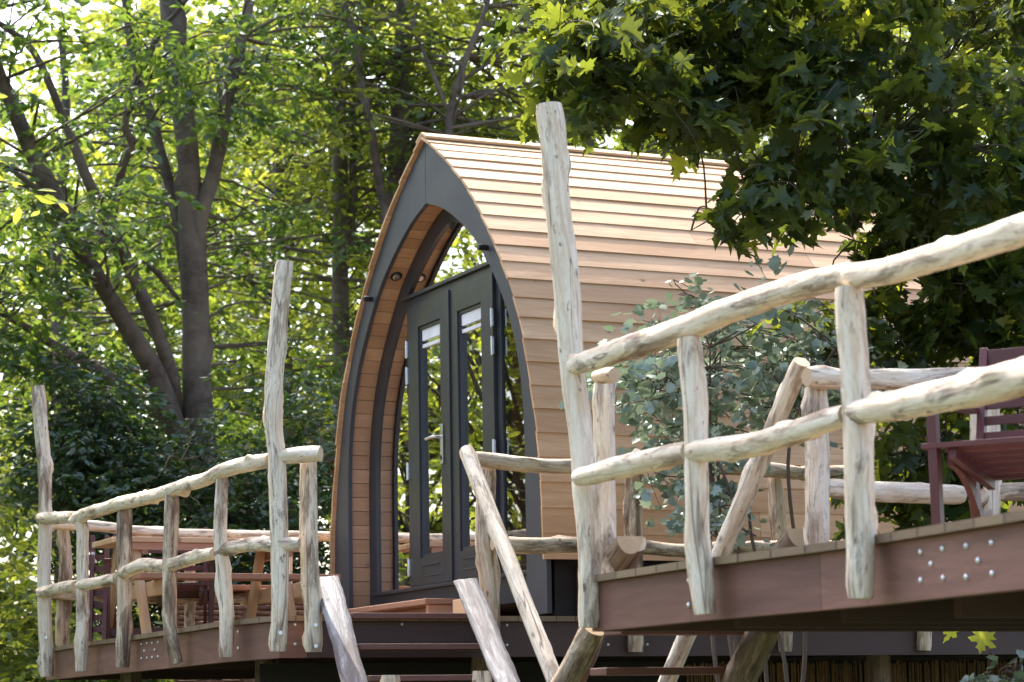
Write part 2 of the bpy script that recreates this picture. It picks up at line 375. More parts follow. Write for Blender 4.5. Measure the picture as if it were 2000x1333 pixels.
# soffit and inside lining: horizontal tongue and groove boards
LIN = offs(dense(INN, 60), .03); LIN[0] = (LIN[0][0], -.02); LIN[-1] = (0, 2.80)
la = [0.]
for a, b in zip(LIN, LIN[1:]): la.append(la[-1]+math.hypot(b[0]-a[0], b[1]-a[1]))
def lin_at(q): return float(np.interp(q, la, [p[0] for p in LIN])), float(np.interp(q, la, [p[1] for p in LIN]))
def lin_hw(z): return float(np.interp(z, [p[1] for p in LIN], [p[0] for p in LIN]))
def strips(name, ra, rb, n_):
    lm = MB()
    for side in (-1, 1):
        for c in range(n_):
            q0, q1 = la[-1]*c/n_+.002, la[-1]*(c+1)/n_-.002; (x0, z0), (x1, z1) = lin_at(q0), lin_at(q1)
            l = math.hypot(x1-x0, z1-z0); nx, nz = (z1-z0)/l, -(x1-x0)/l; so_ = random.random()*60; vs = []; gs = []
            for rr in (ra, rb):
                for (X, Z, o_) in ((x0, z0, 0), (x1, z1, 0), (x1, z1, .014), (x0, z0, .014)):
                    vs.append(pp(rr, CEN+side*(X+nx*o_), Z+nz*o_)); gs.append((rr+so_, (X+Z)+so_, o_))
            fs = [(0, 3, 2, 1), (4, 5, 6, 7), (0, 1, 5, 4), (1, 2, 6, 5), (2, 3, 7, 6), (3, 0, 4, 7)]
            if side > 0: fs = [f[::-1] for f in fs]
            lm.add(vs, fs, gs, random.random())
        vs = []; 
        for rr in (ra, rb):
            for X, Z in offs(LIN, .017): vs.append(pp(rr, CEN+side*X, Z))
        K = len(LIN); lm.add(vs, [(i, i+1, K+i+1, K+i) for i in range(K-1)], vs, 0., 1)
    return lm.build(name, ['lining', 'dark'], pod)
strips('soffit', .031, .169, 36)
inside = strips('inner_lining', .26, 5.9, 36)
im = MB()
im.box(pp(3.1, CEN, .13), AX*5.7, LX*3.0, UP*.03)
im.build('inner_floor', 'pine', pod)
im = MB(); P_ = [(0, 0)]+[(x, z) for x, z in LIN]
vs = [pp(5.9, CEN-x, z) for x, z in LIN]+[pp(5.9, CEN+x, z) for x, z in LIN[::-1][1:]]
im.add(vs, [tuple(range(len(vs)))], vs, .3)
vs2 = [pp(5.97, CEN-x, z) for x, z in dense(OUT, 30)]+[pp(5.97, CEN+x, z) for x, z in dense(OUT, 30)[::-1][1:]]
im.add(vs2, [tuple(range(len(vs2)))[::-1]], vs2, .3)
im.build('rear_wall', 'larch', pod)
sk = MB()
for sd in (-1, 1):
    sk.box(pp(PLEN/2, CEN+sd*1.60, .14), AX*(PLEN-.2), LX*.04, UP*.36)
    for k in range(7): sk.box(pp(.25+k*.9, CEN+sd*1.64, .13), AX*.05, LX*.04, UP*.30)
sk.build('base_gap_shade', 'dark', pod)  # near-black boards standing in for the shaded gap under the pod sides
# glazed screen in the arch
FR0, FR1 = .17, .24
fr = MB(); wf = .13
inn2 = offs(LIN, -wf); inn2[-1] = (0, 2.80-wf*1.5)
K = len(LIN)
for side in (-1, 1):
    vs = []
    for r in (FR0, FR1):
        for (ox, oz), (ix, iz) in zip(LIN, inn2): vs += [pp(r, CEN+side*max(ox, 0.), oz), pp(r, CEN+side*max(ix, 0.), iz)]
    fs = []; o2 = 2*K
    for i in range(K-1):
        a, b, c, d = 2*i, 2*i+1, 2*i+3, 2*i+2
        fs += [(a, b, c, d), (a+o2, d+o2, c+o2, b+o2), (b, b+o2, c+o2, c), (a, d, d+o2, a+o2)]
    if side > 0: fs = [f[::-1] for f in fs]
    fr.add(vs, fs, vs)
def bar(mb, s0, s1, z0, z1, r0=FR0+.004, r1=FR1-.004, tn=.5):
    mb.box(pp((r0+r1)/2, (s0+s1)/2, (z0+z1)/2), LX*(s1-s0), AX*(r1-r0), UP*(z1-z0), tn)
hwz = lambda z: lin_hw(z)-wf+.01
bar(fr, CEN-hwz(2.22), CEN+hwz(2.22), 2.195, 2.25)
bar(fr, CEN-hwz(2.26), CEN+hwz(2.26), 2.25, 2.275, FR0-.02)
bar(fr, CEN-hwz(.2)-.05, CEN+hwz(.2)+.05, .10, .275, FR0-.012)
bar(fr, CEN-hwz(.2), CEN+hwz(.2), .262, .285, FR0-.035, FR0-.013)
for s0 in (CEN-.765, CEN+.705): bar(fr, s0, s0+.06, .286, 2.194)
fr.build('arch_frame', 'frame', pod, .003)
for side in (-1, 1):
    gm = MB(); zs = np.linspace(.28, 2.2, 24); vs = []
    for z in zs: vs += [pp(.188, CEN+side*.74, z), pp(.188, CEN+side*max(.74, hwz(z)), z)]
    gm.add(vs, [(2*i, 2*i+1, 2*i+3, 2*i+2) for i in range(23)], vs); gm.build('side_pane', 'glass', pod)
gm = MB(); zs = np.linspace(2.25, 2.80-wf, 16); vs = []
for z in zs: vs += [pp(.188, CEN-max(0, hwz(z)), z), pp(.188, CEN+max(0, hwz(z)), z)]
gm.add(vs, [(2*i, 2*i+1, 2*i+3, 2*i+2) for i in range(15)], vs); gm.build('top_pane', 'glass', pod)
for side in (-1, 1):
    S0 = CEN+side*.004; S1 = CEN+side*.70; f = lambda u: S0+(S1-S0)*u
    dm = MB(); lo, hi = sorted((S0, S1))
    def db(u0, u1, z0, z1, r0=.150, r1=.205, mb=dm):
        a_, b_ = sorted((f(u0), f(u1))); bar(mb, a_, b_, z0, z1, r0, r1)
    db(0, .20, .29, 2.19); db(.74, 1, .29, 2.19); db(.20, .74, 2.03, 2.19); db(.20, .74, .29, .47)
    db(.20, .23, .47, 2.03, .162, .2); db(.71, .74, .47, 2.03, .162, .2); db(.23, .71, 2.005, 2.03, .162, .2); db(.23, .71, .47, .495, .162, .2)
    db(.27, .68, .415, .425, .144, .149); db(.27, .68, .345, .352, .146, .149)
    if side > 0: db(-.05, .06, .29, 2.19, .138, .149)
    door = dm.build('door', 'frame', pod, .003)
    gm = MB(); a_, b_ = sorted((f(.23), f(.71))); vs = [pp(.185, a_, .495), pp(.185, b_, .495), pp(.185, b_, 2.005), pp(.185, a_, 2.005)]
    gm.add(vs, [(0, 1, 2, 3)], vs); gm.build('door_pane', 'glass', door)
    bl = MB(); bar(bl, a_+.005, b_-.005, 1.93, 2.003, .172, .183); bar(bl, a_+.005, b_-.005, 1.882, 1.905, .172, .183); bl.build('blind', 'blind', door)
    for z in (.42, 1.07, 1.72, 1.90):
        h = MB(); sj = CEN+side*.703
        h.log([pp(.140, sj, z-.06), pp(.140, sj, z+.06)], .009, 10, .03, 0); h.box(pp(.146, sj, z), LX*.034, AX*.006, UP*.11); h.build('hinge', 'steel', door)
    if side > 0:
        h = MB(); h.box(pp(.134, CEN+.10, 1.19), LX*.042, AX*.008, UP*.26); h.box(pp(.128, CEN+.10, 1.10), LX*.012, AX*.008, UP*.03, mi=1); h.build('lock_plate', ['steel', 'black'], door, .002)
        h = MB(); h.log([pp(.13, CEN+.10, 1.235), pp(.085, CEN+.10, 1.235), pp(.075, CEN+.125, 1.235), pp(.075, CEN+.23, 1.232)], .0095, 12, .01, 0, cap=0); h.build('handle', 'steel', door)
# small fittings
for side in (-1, 1):
    kb = MB(); z = 2.257; hw = float(np.interp(z, [q[1] for q in ic], [q[0] for q in ic]))
    c0 = pp(-.065, CEN+side*(hw+.055), z+.03); kb.log([c0, c0+AX*.066], .02, 14, .02, 0, cap=0); kb.build('wall_light', 'black', pod)
for s_, rr in ((1, .10), (1, .62)):
    X, Z = lin_at(la[-1]*.755); X2, Z2 = lin_at(la[-1]*.77); t_ = (LX*(X2-X)+UP*(Z2-Z)).normalized(); nrm = (-(LX*1)*t_.z+UP*t_.dot(LX)).normalized()
    c0 = pp(rr, CEN+X, Z)
    if nrm.z > 0: nrm = -nrm
    dl = MB(); dl.log([c0, c0+nrm*.008], .043, 24, .01, 0, cap=0)
    d_ = dl.build('downlight', 'black', pod); dl = MB(); dl.log([c0+nrm*.008, c0+nrm*.011], .026, 20, .01, 0, cap=0); dl.build('lamp_lens', 'steel', d_)
cu = MB(); vs = []; NN = 60
for i in range(NN+1):
    u = i/NN
    for z, wd in ((.16, 1.), (.6, .95), (1.1, .8), (1.6, .9), (2.1, 1.1)):
        vs.append(pp(.29+.022*math.sin(u*30)+.008*math.sin(u*55+z*3), CEN+1.17+(u-.5)*.24*wd+.04*(z < .9), z))
cu.add(vs, [(i*5+j, (i+1)*5+j, (i+1)*5+j+1, i*5+j+1) for i in range(NN) for j in range(4)], vs, .5, 0, True); cu.build('curtain', 'white', pod)
bd = MB(); bd.box(pp(3.9, CEN, .42), AX*2.0, LX*1.5, UP*.25); bd.box(pp(3.9, CEN, .62), AX*1.95, LX*1.45, UP*.16, mi=1); bd.build('bed', ['pine', 'white'], pod, .03)
rebase(pod, pp(PLEN/2, CEN, 0))
# door step
ds = thing('door_step', 'low reddish timber step laid along the pod threshold', 'step')
st = MB()
st.box(pp(-.10, 2.25, .135), LX*1.9, AX*.24, UP*.035, .4)
st.build('step_board', 'redpine', ds, .004)
st = MB(); st.box(pp(-.02, 2.30, .058), LX*1.7, AX*.04, UP*.116); st.box(pp(-.10, 1.345, .058), AX*.18, LX*.04, UP*.116); st.build('riser', 'redpine', ds, .003)
rebase(ds, pp(-.1, 2.2, 0))
lp = MB(); lp.box(pp(-.16, .72, .062), LX*.62+AX*.05, AX*.035, UP*.13, .8); o = lp.build('loose_board', 'pine', None, .003)
tag(o, 'short pale board on edge at the foot of the pod front, right of the doors', 'board')

# ------------------------------------------------------------------ decks
RIML = [(-3.323, 17.17), (-2.834, 15.998), (-2.479, 15.303), (-2.047, 14.305), (-1.603, 13.249), (-1.235, 12.63), (-1.094, 12.686)]
RIML = [V(x, y, 0) for x, y in RIML]
EA = RIML[-1]; AEND = EA+AX*9.2; 
RIMR = [V(x, y, 0) for x, y in [(.297, 9.649), (.632, 8.841), (1.014, 8.085), (1.133, 7.818), (1.454, 6.903), (1.75, 5.9)]]
def deck(name, label, poly, rim, group, jm='joist', jh=.19):
    dk = thing(name, label, 'deck', group=group)
    b = MB(); cen = sum(poly, V(0, 0, 0))/len(poly); nrm = []
    K = len(poly); exp_ = []
    for i in range(K):
        p0, p1, p2 = poly[i-1], poly[i], poly[(i+1) % K]; d = ((p1-p0).normalized()+(p2-p1).normalized()).normalized(); n_ = V(d.y, -d.x, 0)
        exp_.append(p1+n_*.035)
    vs = [p+UP*(ZD-.028) for p in exp_]+[p+UP*ZD for p in exp_]
    fs = [tuple(range(K))[::-1], tuple(range(K, 2*K))]+[(i, (i+1) % K, K+(i+1) % K, K+i) for i in range(K)]
    b.add(vs, fs, [(p.x*.7+p.y, p.y*.3, p.z) for p in vs]); b.build('deck_boards', 'deck', dk)
    for i, (a, c, mm) in enumerate(rim):
        j = MB(); d = (c-a).normalized(); inw = V(-d.y, d.x, 0)
        j.box((a+c)/2+inw*.022+UP*(ZD-.029-jh/2), d*((c-a).length-.001), inw*.044, UP*jh); j.build('rim_joist', mm, dk, .002)
    return dk
AE2 = EA+AX*9.2
polyL = RIML+[AE2, AE2+LX*5.0, RIML[0]+AX*.6+LX*1.0]
polyL = RIML+[AE2, AE2+LX*4.6, V(-1.2, 18.35, 0)+LX*.9, ]
# back edge of the left terrace runs parallel to the pod
polyL = RIML+[AE2, AE2+LX*4.8, RIML[0]+AX*9.8]
polyL = RIML+[AE2, RIML[0]+AX*10.9]
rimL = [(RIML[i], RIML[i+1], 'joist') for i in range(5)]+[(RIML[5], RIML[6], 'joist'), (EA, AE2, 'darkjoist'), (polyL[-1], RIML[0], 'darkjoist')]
dkL = deck('timber_deck', 'curved raised timber deck carrying the pod and the picnic table', polyL, rimL, 'raised timber decks')
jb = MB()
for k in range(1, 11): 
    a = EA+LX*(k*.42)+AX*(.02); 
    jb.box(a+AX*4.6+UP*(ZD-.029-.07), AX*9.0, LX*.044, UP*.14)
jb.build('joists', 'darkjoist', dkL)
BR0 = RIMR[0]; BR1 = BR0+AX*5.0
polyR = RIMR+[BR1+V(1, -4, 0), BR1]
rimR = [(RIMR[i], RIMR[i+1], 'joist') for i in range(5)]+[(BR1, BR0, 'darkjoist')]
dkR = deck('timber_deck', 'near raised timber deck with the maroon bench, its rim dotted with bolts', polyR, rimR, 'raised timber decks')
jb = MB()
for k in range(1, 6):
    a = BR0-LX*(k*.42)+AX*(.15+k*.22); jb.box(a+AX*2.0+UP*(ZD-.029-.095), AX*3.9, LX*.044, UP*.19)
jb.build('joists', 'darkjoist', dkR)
def rimpoint(rim, x, zpx_guess=None, out=.0):
    """point on a rim polyline whose image column is x (at deck level), and the outward normal"""
    best = None
    for a, b in zip(rim, rim[1:]):
        for k in range(60):
            p = a.lerp(b, k/59); q = p+UP*ZD-EYE; px = 1000+FPX*q.dot(_r)/q.dot(_f)
            if best is None or abs(px-x) < best[0]: d = (b-a).normalized(); best = (abs(px-x), p, V(d.y, -d.x, 0))
    return best[1]+best[2]*out, best[2]
def bolts(dk, rim, pxs, rad, out=.001):
    for x, y in pxs:
        p, n_ = rimpoint(rim, x); d = ray(x, y); o_ = EYE; k = n_.dot(V(p.x, p.y, 1.6)-o_)/n_.dot(d); c = o_+d*k
        c = c+n_*out; bm = MB(); vs = []; K = 12
        t1 = V(-n_.y, n_.x, 0)
        for i, (rr, h) in enumerate(((1, 0), (1, .25), (.72, .62), (.3, .8))):
            for j in range(K): th = 2*math.pi*j/K; vs.append(c+(t1*math.cos(th)+UP*math.sin(th))*rad*rr+n_*rad*h)
        fs = [(i*K+j, i*K+(j+1) % K, (i+1)*K+(j+1) % K, (i+1)*K+j) for i in range(3) for j in range(K)]+[tuple(range(3*K, 4*K))]
        bm.add(vs, fs, vs, .5, 0, True); bm.build('bolt', 'bolt', dk)
c5 = lambda q: (1500+q[0]/2.76, 850+q[1]/2.76)
bolts(dkR, RIMR, [c5(q) for q in [(826, 630), (882, 695), (826, 782), (944, 613), (947, 770), (1072, 597), (1136, 676), (1072, 765), (1209, 580), (1212, 747)]]+[(1346, 1134), (1346, 1182)], .0095)
bb = lambda q: (q[0]/2.857, 1150+q[1]/2.857)
bolts(dkL, RIML, [bb(q) for q in [(790, 310), (822, 305), (850, 303), (884, 298), (806, 347), (865, 341), (791, 389), (822, 387), (851, 384), (884, 379), (1330, 241), (1330, 333), (1646, 200), (1646, 310)]], .0085)
ARIM = [EA, AE2]
c2 = lambda q: (600+q[0]/2.76, 850+q[1]/2.76)
bolts(dkL, ARIM, [c2(q) for q in [(510, 1020), (1076, 1025), (1076, 1132), (1538, 1132), (1622, 1130)]]+[(1264, 1228), (1264, 1259)], .008)
rebase(dkL, (0, 15.5, ZD-.22)); rebase(dkR, (2, 8.5, ZD-.22))

# ------------------------------------------------------------------ log railings
Q = []
def plog(parent, name, pts, Yf, material='log', **kw):
    """pts: (px, py, width px); Yf: distance along Y (number or function of px)"""
    P_ = []; Rr = []
    for i, (x, y, wpx) in enumerate(pts):
        Y = Yf[i] if isinstance(Yf, (list, tuple)) else (Yf(x) if callable(Yf) else Yf)
        p = atY(x, y, Y); P_.append(p); Rr.append(wpx/2/FPX*(p-EYE).length*.985)
    mb = MB(); mb.log(P_, Rr, **kw); return mb.build(name, [material, 'endgrain'], parent)
def rim_table(rim, out):
    T_ = []
    for a, b in zip(rim, rim[1:]):
        d = (b-a).normalized(); n_ = V(d.y, -d.x, 0)*out
        for k in range(-4, 25):
            p = a.lerp(b, k/20)+n_; q = p+UP*ZD-EYE; T_.append((1000+FPX*q.dot(_r)/q.dot(_f), p.y))
    xs = sorted(T_); out_ = []
    for x in range(int(xs[0][0]), int(xs[-1][0]), 8):
        ys = [y for px, y in T_ if abs(px-x) < 12]
        if ys: out_.append((x, min(ys)))
    return out_
LT = rim_table(RIML[:6]+[RIML[5]+(RIML[5]-RIML[4])*.3], .062)
YL = lambda x: lerp_tab(LT, x)
rl = thing('log_railing', 'peeled log railing curving along the front of the left deck with one tall post', 'railing', group='peeled log railings')
def post(parent, pts, Y, material='log', **kw): return plog(parent, 'post', pts, Y, material, **kw)
post(rl, [(74, 755, 27), (81, 830, 27), (85, 890, 27), (88, 960, 26), (88, 1032, 26), (86, 1100, 27), (88, 1175, 26), (92, 1322, 27)], YL(84)+.0)
post(rl, [(161, 1020, 25), (162, 1127, 24), (162, 1200, 25), (158, 1312, 24)], YL(160))
post(rl, [(243, 995, 30), (242, 1060, 31), (242, 1104, 30), (241, 1180, 29), (239, 1304, 27)], YL(241), 'logrough')
post(rl, [(335, 966, 29), (334, 1020, 30), (331, 1080, 29), (330, 1198, 27), (334, 1250, 27), (346, 1296, 25)], YL(335), 'logrough')
post(rl, [(433, 931, 25), (430, 1009, 26), (430, 1060, 26), (437, 1127, 28), (443, 1200, 29), (442, 1284, 27)], YL(437))
post(rl, [(556, 511, 37), (548, 600, 37), (541, 680, 38), (536, 760, 37), (535, 830, 35), (541, 904, 35), (545, 1032, 35), (545, 1150, 33), (543, 1273, 31)], YL(543)-.0)
post(rl, [(601, 902, 35), (603, 1000, 36), (605, 1100, 36), (611, 1200, 35), (612, 1274, 35)], 12.55)
f1 = lambda x: YL(x)-.02
def rail(parent, pts, Y, material='log', **kw): return plog(parent, 'rail', pts, Y, material, **kw)
rail(rl, [(80, 1014, 24), (114, 1011, 24), (150, 1010, 23)], f1)
rail(rl, [(144, 1014, 24), (170, 1004, 25), (228, 986, 26), (285, 973, 27), (342, 955, 27), (399, 937, 27), (430, 922, 28), (475, 909, 30), (530, 899, 30)], f1)
rail(rl, [(543, 894, 30), (580, 890, 31), (627, 887, 32)], [12.45, 12.40, 12.36])
rail(rl, [(80, 1157, 23), (114, 1151, 24), (150, 1144, 24)], f1)
rail(rl, [(155, 1143, 22), (190, 1137, 23), (230, 1131, 24)], f1)
rail(rl, [(233, 1126, 23), (260, 1112, 26), (285, 1104, 26), (325, 1106, 25)], f1)
rail(rl, [(328, 1105, 25), (370, 1092, 27), (420, 1081, 25)], f1)
rail(rl, [(424, 1082, 24), (450, 1070, 26), (490, 1064, 28), (540, 1063, 28)], f1)
rail(rl, [(545, 1063, 26), (584, 1062, 25)], [12.42, 12.40])
for bx, by in ((617, 1221), (617, 1262), (90, 1245), (548, 1236)):
    Y_ = {617: 12.47}.get(bx, YL(bx)-.06); c = atY(bx, by, Y_); mb = MB(); mb.log([c+V(0, .02, 0), c], .011, 12, .02, 0, cap=0); mb.build('bolt', 'bolt', rl)
rebase(rl, (-1.9, 14.5, ZD-.2))
# tall straight post on the left deck (behind the picnic table rail) and the back railing
pts_b = [RIML[0]+LX*-.05, polyL[-1]]
def yb(x):
    u = (x-1000)/FPX; p, d = RIML[0], AX
    t_ = (u*p.y*1.0-p.x)/(d.x-u*d.y); return p.y+d.y*t_
rb = thing('log_railing', 'peeled log railing along the far side of the left deck, behind the picnic table', 'railing', group='peeled log railings')
post(rb, [(124, 1036, 24), (127, 1120, 26), (121, 1262, 27)], yb(122)-.05, 'logrough')
mbp = [(371, 1065, 21), (371, 1140, 20), (371, 1262, 21)]
post(rb, mbp, yb(371)-.02)
post(rb, [(560, 1045, 22), (561, 1240, 22)], yb(560))
ybb = lambda x: yb(x)-.13
rail(rb, [(92, 1024, 20), (190, 1028, 21), (260, 1036, 20), (340, 1043, 20), (420, 1045, 21), (520, 1047, 21), (640, 1048, 20), (760, 1054, 20)], ybb)
rail(rb, [(95, 1160, 18), (190, 1163, 20), (365, 1170, 21)], ybb, 'logrough')
rail(rb, [(367, 1165, 20), (450, 1167, 21), (590, 1166, 20), (700, 1168, 20)], ybb, 'logrough')
rebase(rb, (-1.9, 17.7, ZD))
# railing along the pod's side
ra_ = thing('log_railing', 'rough log railing running beside the boarded flank of the pod', 'railing', group='peeled log railings')
def ya(x):
    u = (x-1000)/FPX; p, d = EA, AX
    t_ = (u*p.y-p.x)/(d.x-u*d.y); return p.y+d.y*t_
yap = lambda x: ya(x)-.055
post(ra_, [(953, 915, 34), (950, 1000, 38), (949, 1067, 40), (954, 1130, 38), (958, 1176, 36), (960, 1262, 34)], ya(955)-.06, 'logrough')
post(ra_, [(1238, 925, 33), (1239, 1035, 35), (1241, 1150, 32), (1241, 1274, 30)], ya(1240)-.06, 'logrough')
post(ra_, [(1514, 925, 28), (1518, 1002, 34), (1523, 1064, 30), (1534, 1180, 30), (1535, 1273, 28)], ya(1520)-.06, 'logrough')
post(ra_, [(1806, 925, 28), (1806, 1100, 30), (1806, 1271, 30)], ya(1806)-.06, 'logrough')
post(ra_, [(2090, 925, 28), (2090, 1100, 30), (2090, 1271, 30)], ya(2090)-.06, 'logrough')
yar = lambda x: ya(x)-.16
rail(ra_, [(928, 896, 30), (998, 905, 31), (1060, 910, 30), (1107, 911, 30), (1180, 908, 31)], yar, 'logrough')
rail(ra_, [(1178, 908, 28), (1300, 905, 30), (1426, 913, 30), (1500, 918, 30), (1560, 925, 27)], yar, 'logrough')
rail(ra_, [(1562, 925, 30), (1806, 926, 30), (2100, 930, 30)], yar, 'logrough')
rail(ra_, [(962, 1062, 30), (1030, 1066, 33), (1107, 1065, 32), (1180, 1068, 28)], yar, 'logrough')
rail(ra_, [(1178, 1069, 26), (1260, 1071, 28), (1340, 1077, 27), (1426, 1071, 25), (1528, 1069, 26)], yar, 'logrough')
rail(ra_, [(1530, 1069, 26), (1806, 1068, 26), (2100, 1066, 26)], yar, 'logrough')
rebase(ra_, (1.5, 14, ZD-.2))
# near railing on the right deck
RT = rim_table([RIMR[0]*2-RIMR[1]]+RIMR, .065)
YR = lambda x: lerp_tab(RT, x)
rr_ = thing('log_railing', 'thick peeled log railing along the near rim of the right deck, with the tallest post', 'railing', group='peeled log railings')
post(rr_, [(1072, 205, 54), (1081, 290, 53), (1090, 400, 50), (1100, 500, 54), (1111, 615, 53), (1121, 740, 50), (1135, 860, 48), (1143, 960, 50), (1149, 1067, 47), (1150, 1140, 44), (1149, 1226, 42)], 9.60)
post(rr_, [(1346, 660, 46), (1352, 730, 48), (1358, 800, 49), (1359, 888, 47), (1361, 1034, 48), (1369, 1104, 50), (1378, 1200, 46)], YR(1370))
post(rr_, [(1658, 562, 58), (1663, 640, 57), (1667, 693, 56), (1671, 790, 58), (1675, 888, 58), (1679, 1000, 58), (1682, 1067, 56), (1683, 1170, 54)], YR(1680))
post(rr_, [(2110, 380, 70), (2112, 700, 70), (2116, 1130, 70)], YR(2116)+.0)
yrr = lambda x: YR(x)-.04
rail(rr_, [(1118, 714, 38), (1150, 704, 44), (1200, 690, 48), (1298, 657, 52), (1395, 618, 52), (1493, 583, 52), (1590, 556, 52), (1668, 537, 50)], yrr)
rail(rr_, [(1662, 540, 52), (1720, 533, 52), (1785, 517, 54), (1883, 487, 57), (2000, 449, 62), (2130, 405, 68)], yrr)
rail(rr_, [(1130, 934, 36), (1165, 926, 42), (1209, 915, 44), (1280, 898, 46), (1345, 884, 44)], yrr)
rail(rr_, [(1352, 884, 44), (1400, 878, 48), (1462, 872, 48), (1530, 853, 48), (1600, 828, 46), (1652, 812, 44)], yrr)
rail(rr_, [(1662, 806, 46), (1720, 798, 55), (1785, 786, 60), (1883, 765, 68), (2000, 735, 76), (2130, 705, 80)], yrr)
rebase(rr_, (1, 8, ZD-.2))
# back railing of the right deck
rk = thing('log_railing', 'peeled log railing along the far side of the right deck, behind the maroon bench', 'railing', group='peeled log railings')
def ybk(x):
    u = (x-1000)/FPX; p, d = BR0, AX
    t_ = (u*p.y-p.x)/(d.x-u*d.y); return p.y+d.y*t_
post(rk, [(1179, 745, 42), (1180, 900, 43), (1181, 1010, 44), (1183, 1122, 43)], 9.92)
plog(rk, 'rail', [(1166, 737, 30), (1201, 733, 32)], [9.74, 9.62])
post(rk, [(1593, 757, 47), (1595, 850, 46), (1596, 950, 48), (1598, 1070, 48)], ybk(1595)-.04)
post(rk, [(1937, 770, 30), (1937, 1050, 34)], ybk(1937)-.04)
post(rk, [(1910, 770, 32), (1910, 900, 32)], ybk(1910)-.25)
rail(rk, [(1576, 736, 42), (1639, 738, 41), (1720, 741, 40), (1785, 742, 42), (1880, 738, 40), (2060, 742, 42)], lambda x: ybk(x)-.12)
rail(rk, [(1600, 952, 36), (1680, 960, 40), (1754, 962, 41), (1878, 967, 38)], lambda x: ybk(x)-.02)
rail(rk, [(1900, 985, 26), (1953, 962, 36), (2080, 964, 36)], lambda x: ybk(x)-.02, 'logrough')
rebase(rk, (2, 10.4, ZD))

# ------------------------------------------------------------------ stairs
def stair(name, label, group, dirv, left, right, tread_pts, hand, mats):
    pass
sA = thing('log_stair', 'open stair of dark treads between silvery split log stringers below the pod doors', 'stairs', group='log sided stairs')
def halflog(parent, p0, p1, wd, mt, flatn):
    """split log with flat face towards flatn"""
    d = (p1-p0); L = d.length; d.normalize(); fl = (flatn-d*flatn.dot(d)).normalized(); sd = d.cross(fl); mb = MB(); n_ = 10; K = max(6, int(L/.05)); vs = []; gs = []; sdv = random.random()*50
    for i in range(K+1):
        c = p0.lerp(p1, i/K)
        ring = [(math.cos(math.pi*j/n_), -math.sin(math.pi*j/n_)) for j in range(n_+1)]+[(-.5, .06), (0, .03), (.5, .07)]
        for cx_, cy_ in ring:
            rr = wd/2*(1+.12*noise.noise(V(cx_*2+sdv, cy_*2, i*.25))+.05*noise.noise(V(cx_*7+sdv, cy_*7, i*.9)))
            vs.append(c+sd*cx_*rr+fl*cy_*rr); gs.append((i*.05+sdv, cx_*wd/2+sdv, cy_*wd/2))
    m_ = n_+4; fs = [(i*m_+j, (i+1)*m_+j, (i+1)*m_+(j+1) % m_, i*m_+(j+1) % m_) for i in range(K) for j in range(m_)]
    mb.add(vs, fs, gs, .5, 0, True); mb.add(vs[:m_], [tuple(range(m_))], gs[:m_], .5, 1); mb.add(vs[-m_:], [tuple(range(m_))[::-1]], gs[-m_:], .5, 1)
    return mb.build('stringer', mt, parent)
DN = -LX                                       # stair 1 comes down towards the camera
base1 = atY(690, 1200, 12.68)
run, rise = .150, .166
def ext(p0, p1, zend=0.02):
    d = p1-p0; return p0+d*((zend-p0.z)/d.z)
pL0 = atY(639, 1127, 12.75); pL1 = atY(692, 1335, 11.85+.0)
pR0 = atY(908, 1132, 12.9); pR1 = atY(993, 1335, 12.0)
halflog(sA, pL0, ext(pL0, pL1), .125, ['silverlog', 'logrough'], V(.1, -1, .75))
halflog(sA, pR0, ext(pR0, pR1), .125, ['silverlog', 'logrough'], V(.1, -1, .75))
for i in range(12):
    z = ZD+.012-i*rise
    c = EA+DN*(i*run+.02)
    xl, xr = [(680, 931), (694, 961), (712, 985)][i] if i < 3 else (None, None)
    if xl:
        p = atZ(xl, [1199, 1257, 1319][i], z+0.0) if False else None
    t0 = EA+AX*(.34+.0*i)+DN*(i*run); t1 = t0+AX*.80
    if xl:
        def along(x, c0):
            u = (x-1000)/FPX*1.0; u2 = u
            return (u2*c0.y-c0.x)/(AX.x-u2*AX.y)
        sh = .0
        a_ = t0+AX*(along(xl-(1200-666)*.0175*1.0, t0)); b_ = t0+AX*(along(xr-(1200-666)*.0175, t0))
    else: a_, b_ = last[0]+DN*(run*1)+AX*.0, last[1]+DN*run
    last = (a_, b_)
    tm = MB(); tm.box((a_+b_)/2+UP*(z-.015), (b_-a_), LX*.17, UP*.030, .5); tm.build('tread', 'tread', sA, .003)
h0 = atY(911, 880, 12.85); h1 = atY(1086, 1335, 11.83)
mb = MB(); hr = 31/2/FPX*12.9
hp = [h0.lerp(ext(h0, h1, .05), k/6) for k in range(7)]; mb.log(hp, [hr*(1+.0*k) for k in range(7)], wob=.5); mb.build('handrail', ['log', 'endgrain'], sA)
rebase(sA, last[0])
sB = thing('log_stair', 'stair with log stringers dropping away behind the right deck, seen through its railing', 'stairs', group='log sided stairs')
def whole(parent, name, pa, pb, ya_, yb_, wpx, mt, zend=.02, **kw):
    p0 = atY(*pa, ya_); p1 = atY(*pb, yb_); e = ext(p0, p1, zend); r0 = wpx/2/FPX*ya_; mbx = MB()
    mbx.log([p0.lerp(e, k/8) for k in range(9)], r0, **kw); return mbx.build(name, [mt, 'endgrain'], parent)
s0 = atY(1232, 1045, 9.86); s1 = atY(1112, 1333, 11.0)
halflog(sB, atY(1232, 1052, 9.90), ext(atY(1232, 1052, 9.9), atY(1112, 1333, 10.75)), .135, ['logdark', 'endgrain'], V(-.3, .75, .75))
halflog(sB, atY(1568, 1050, 10.30), ext(atY(1568, 1050, 10.3), atY(1446, 1333, 11.2)), .135, ['logdark', 'endgrain'], V(-.3, .75, .75))
whole(sB, 'handrail', (1566, 707), (1303, 1333), 10.12, 11.16, 38, 'log', .05, wob=.6)
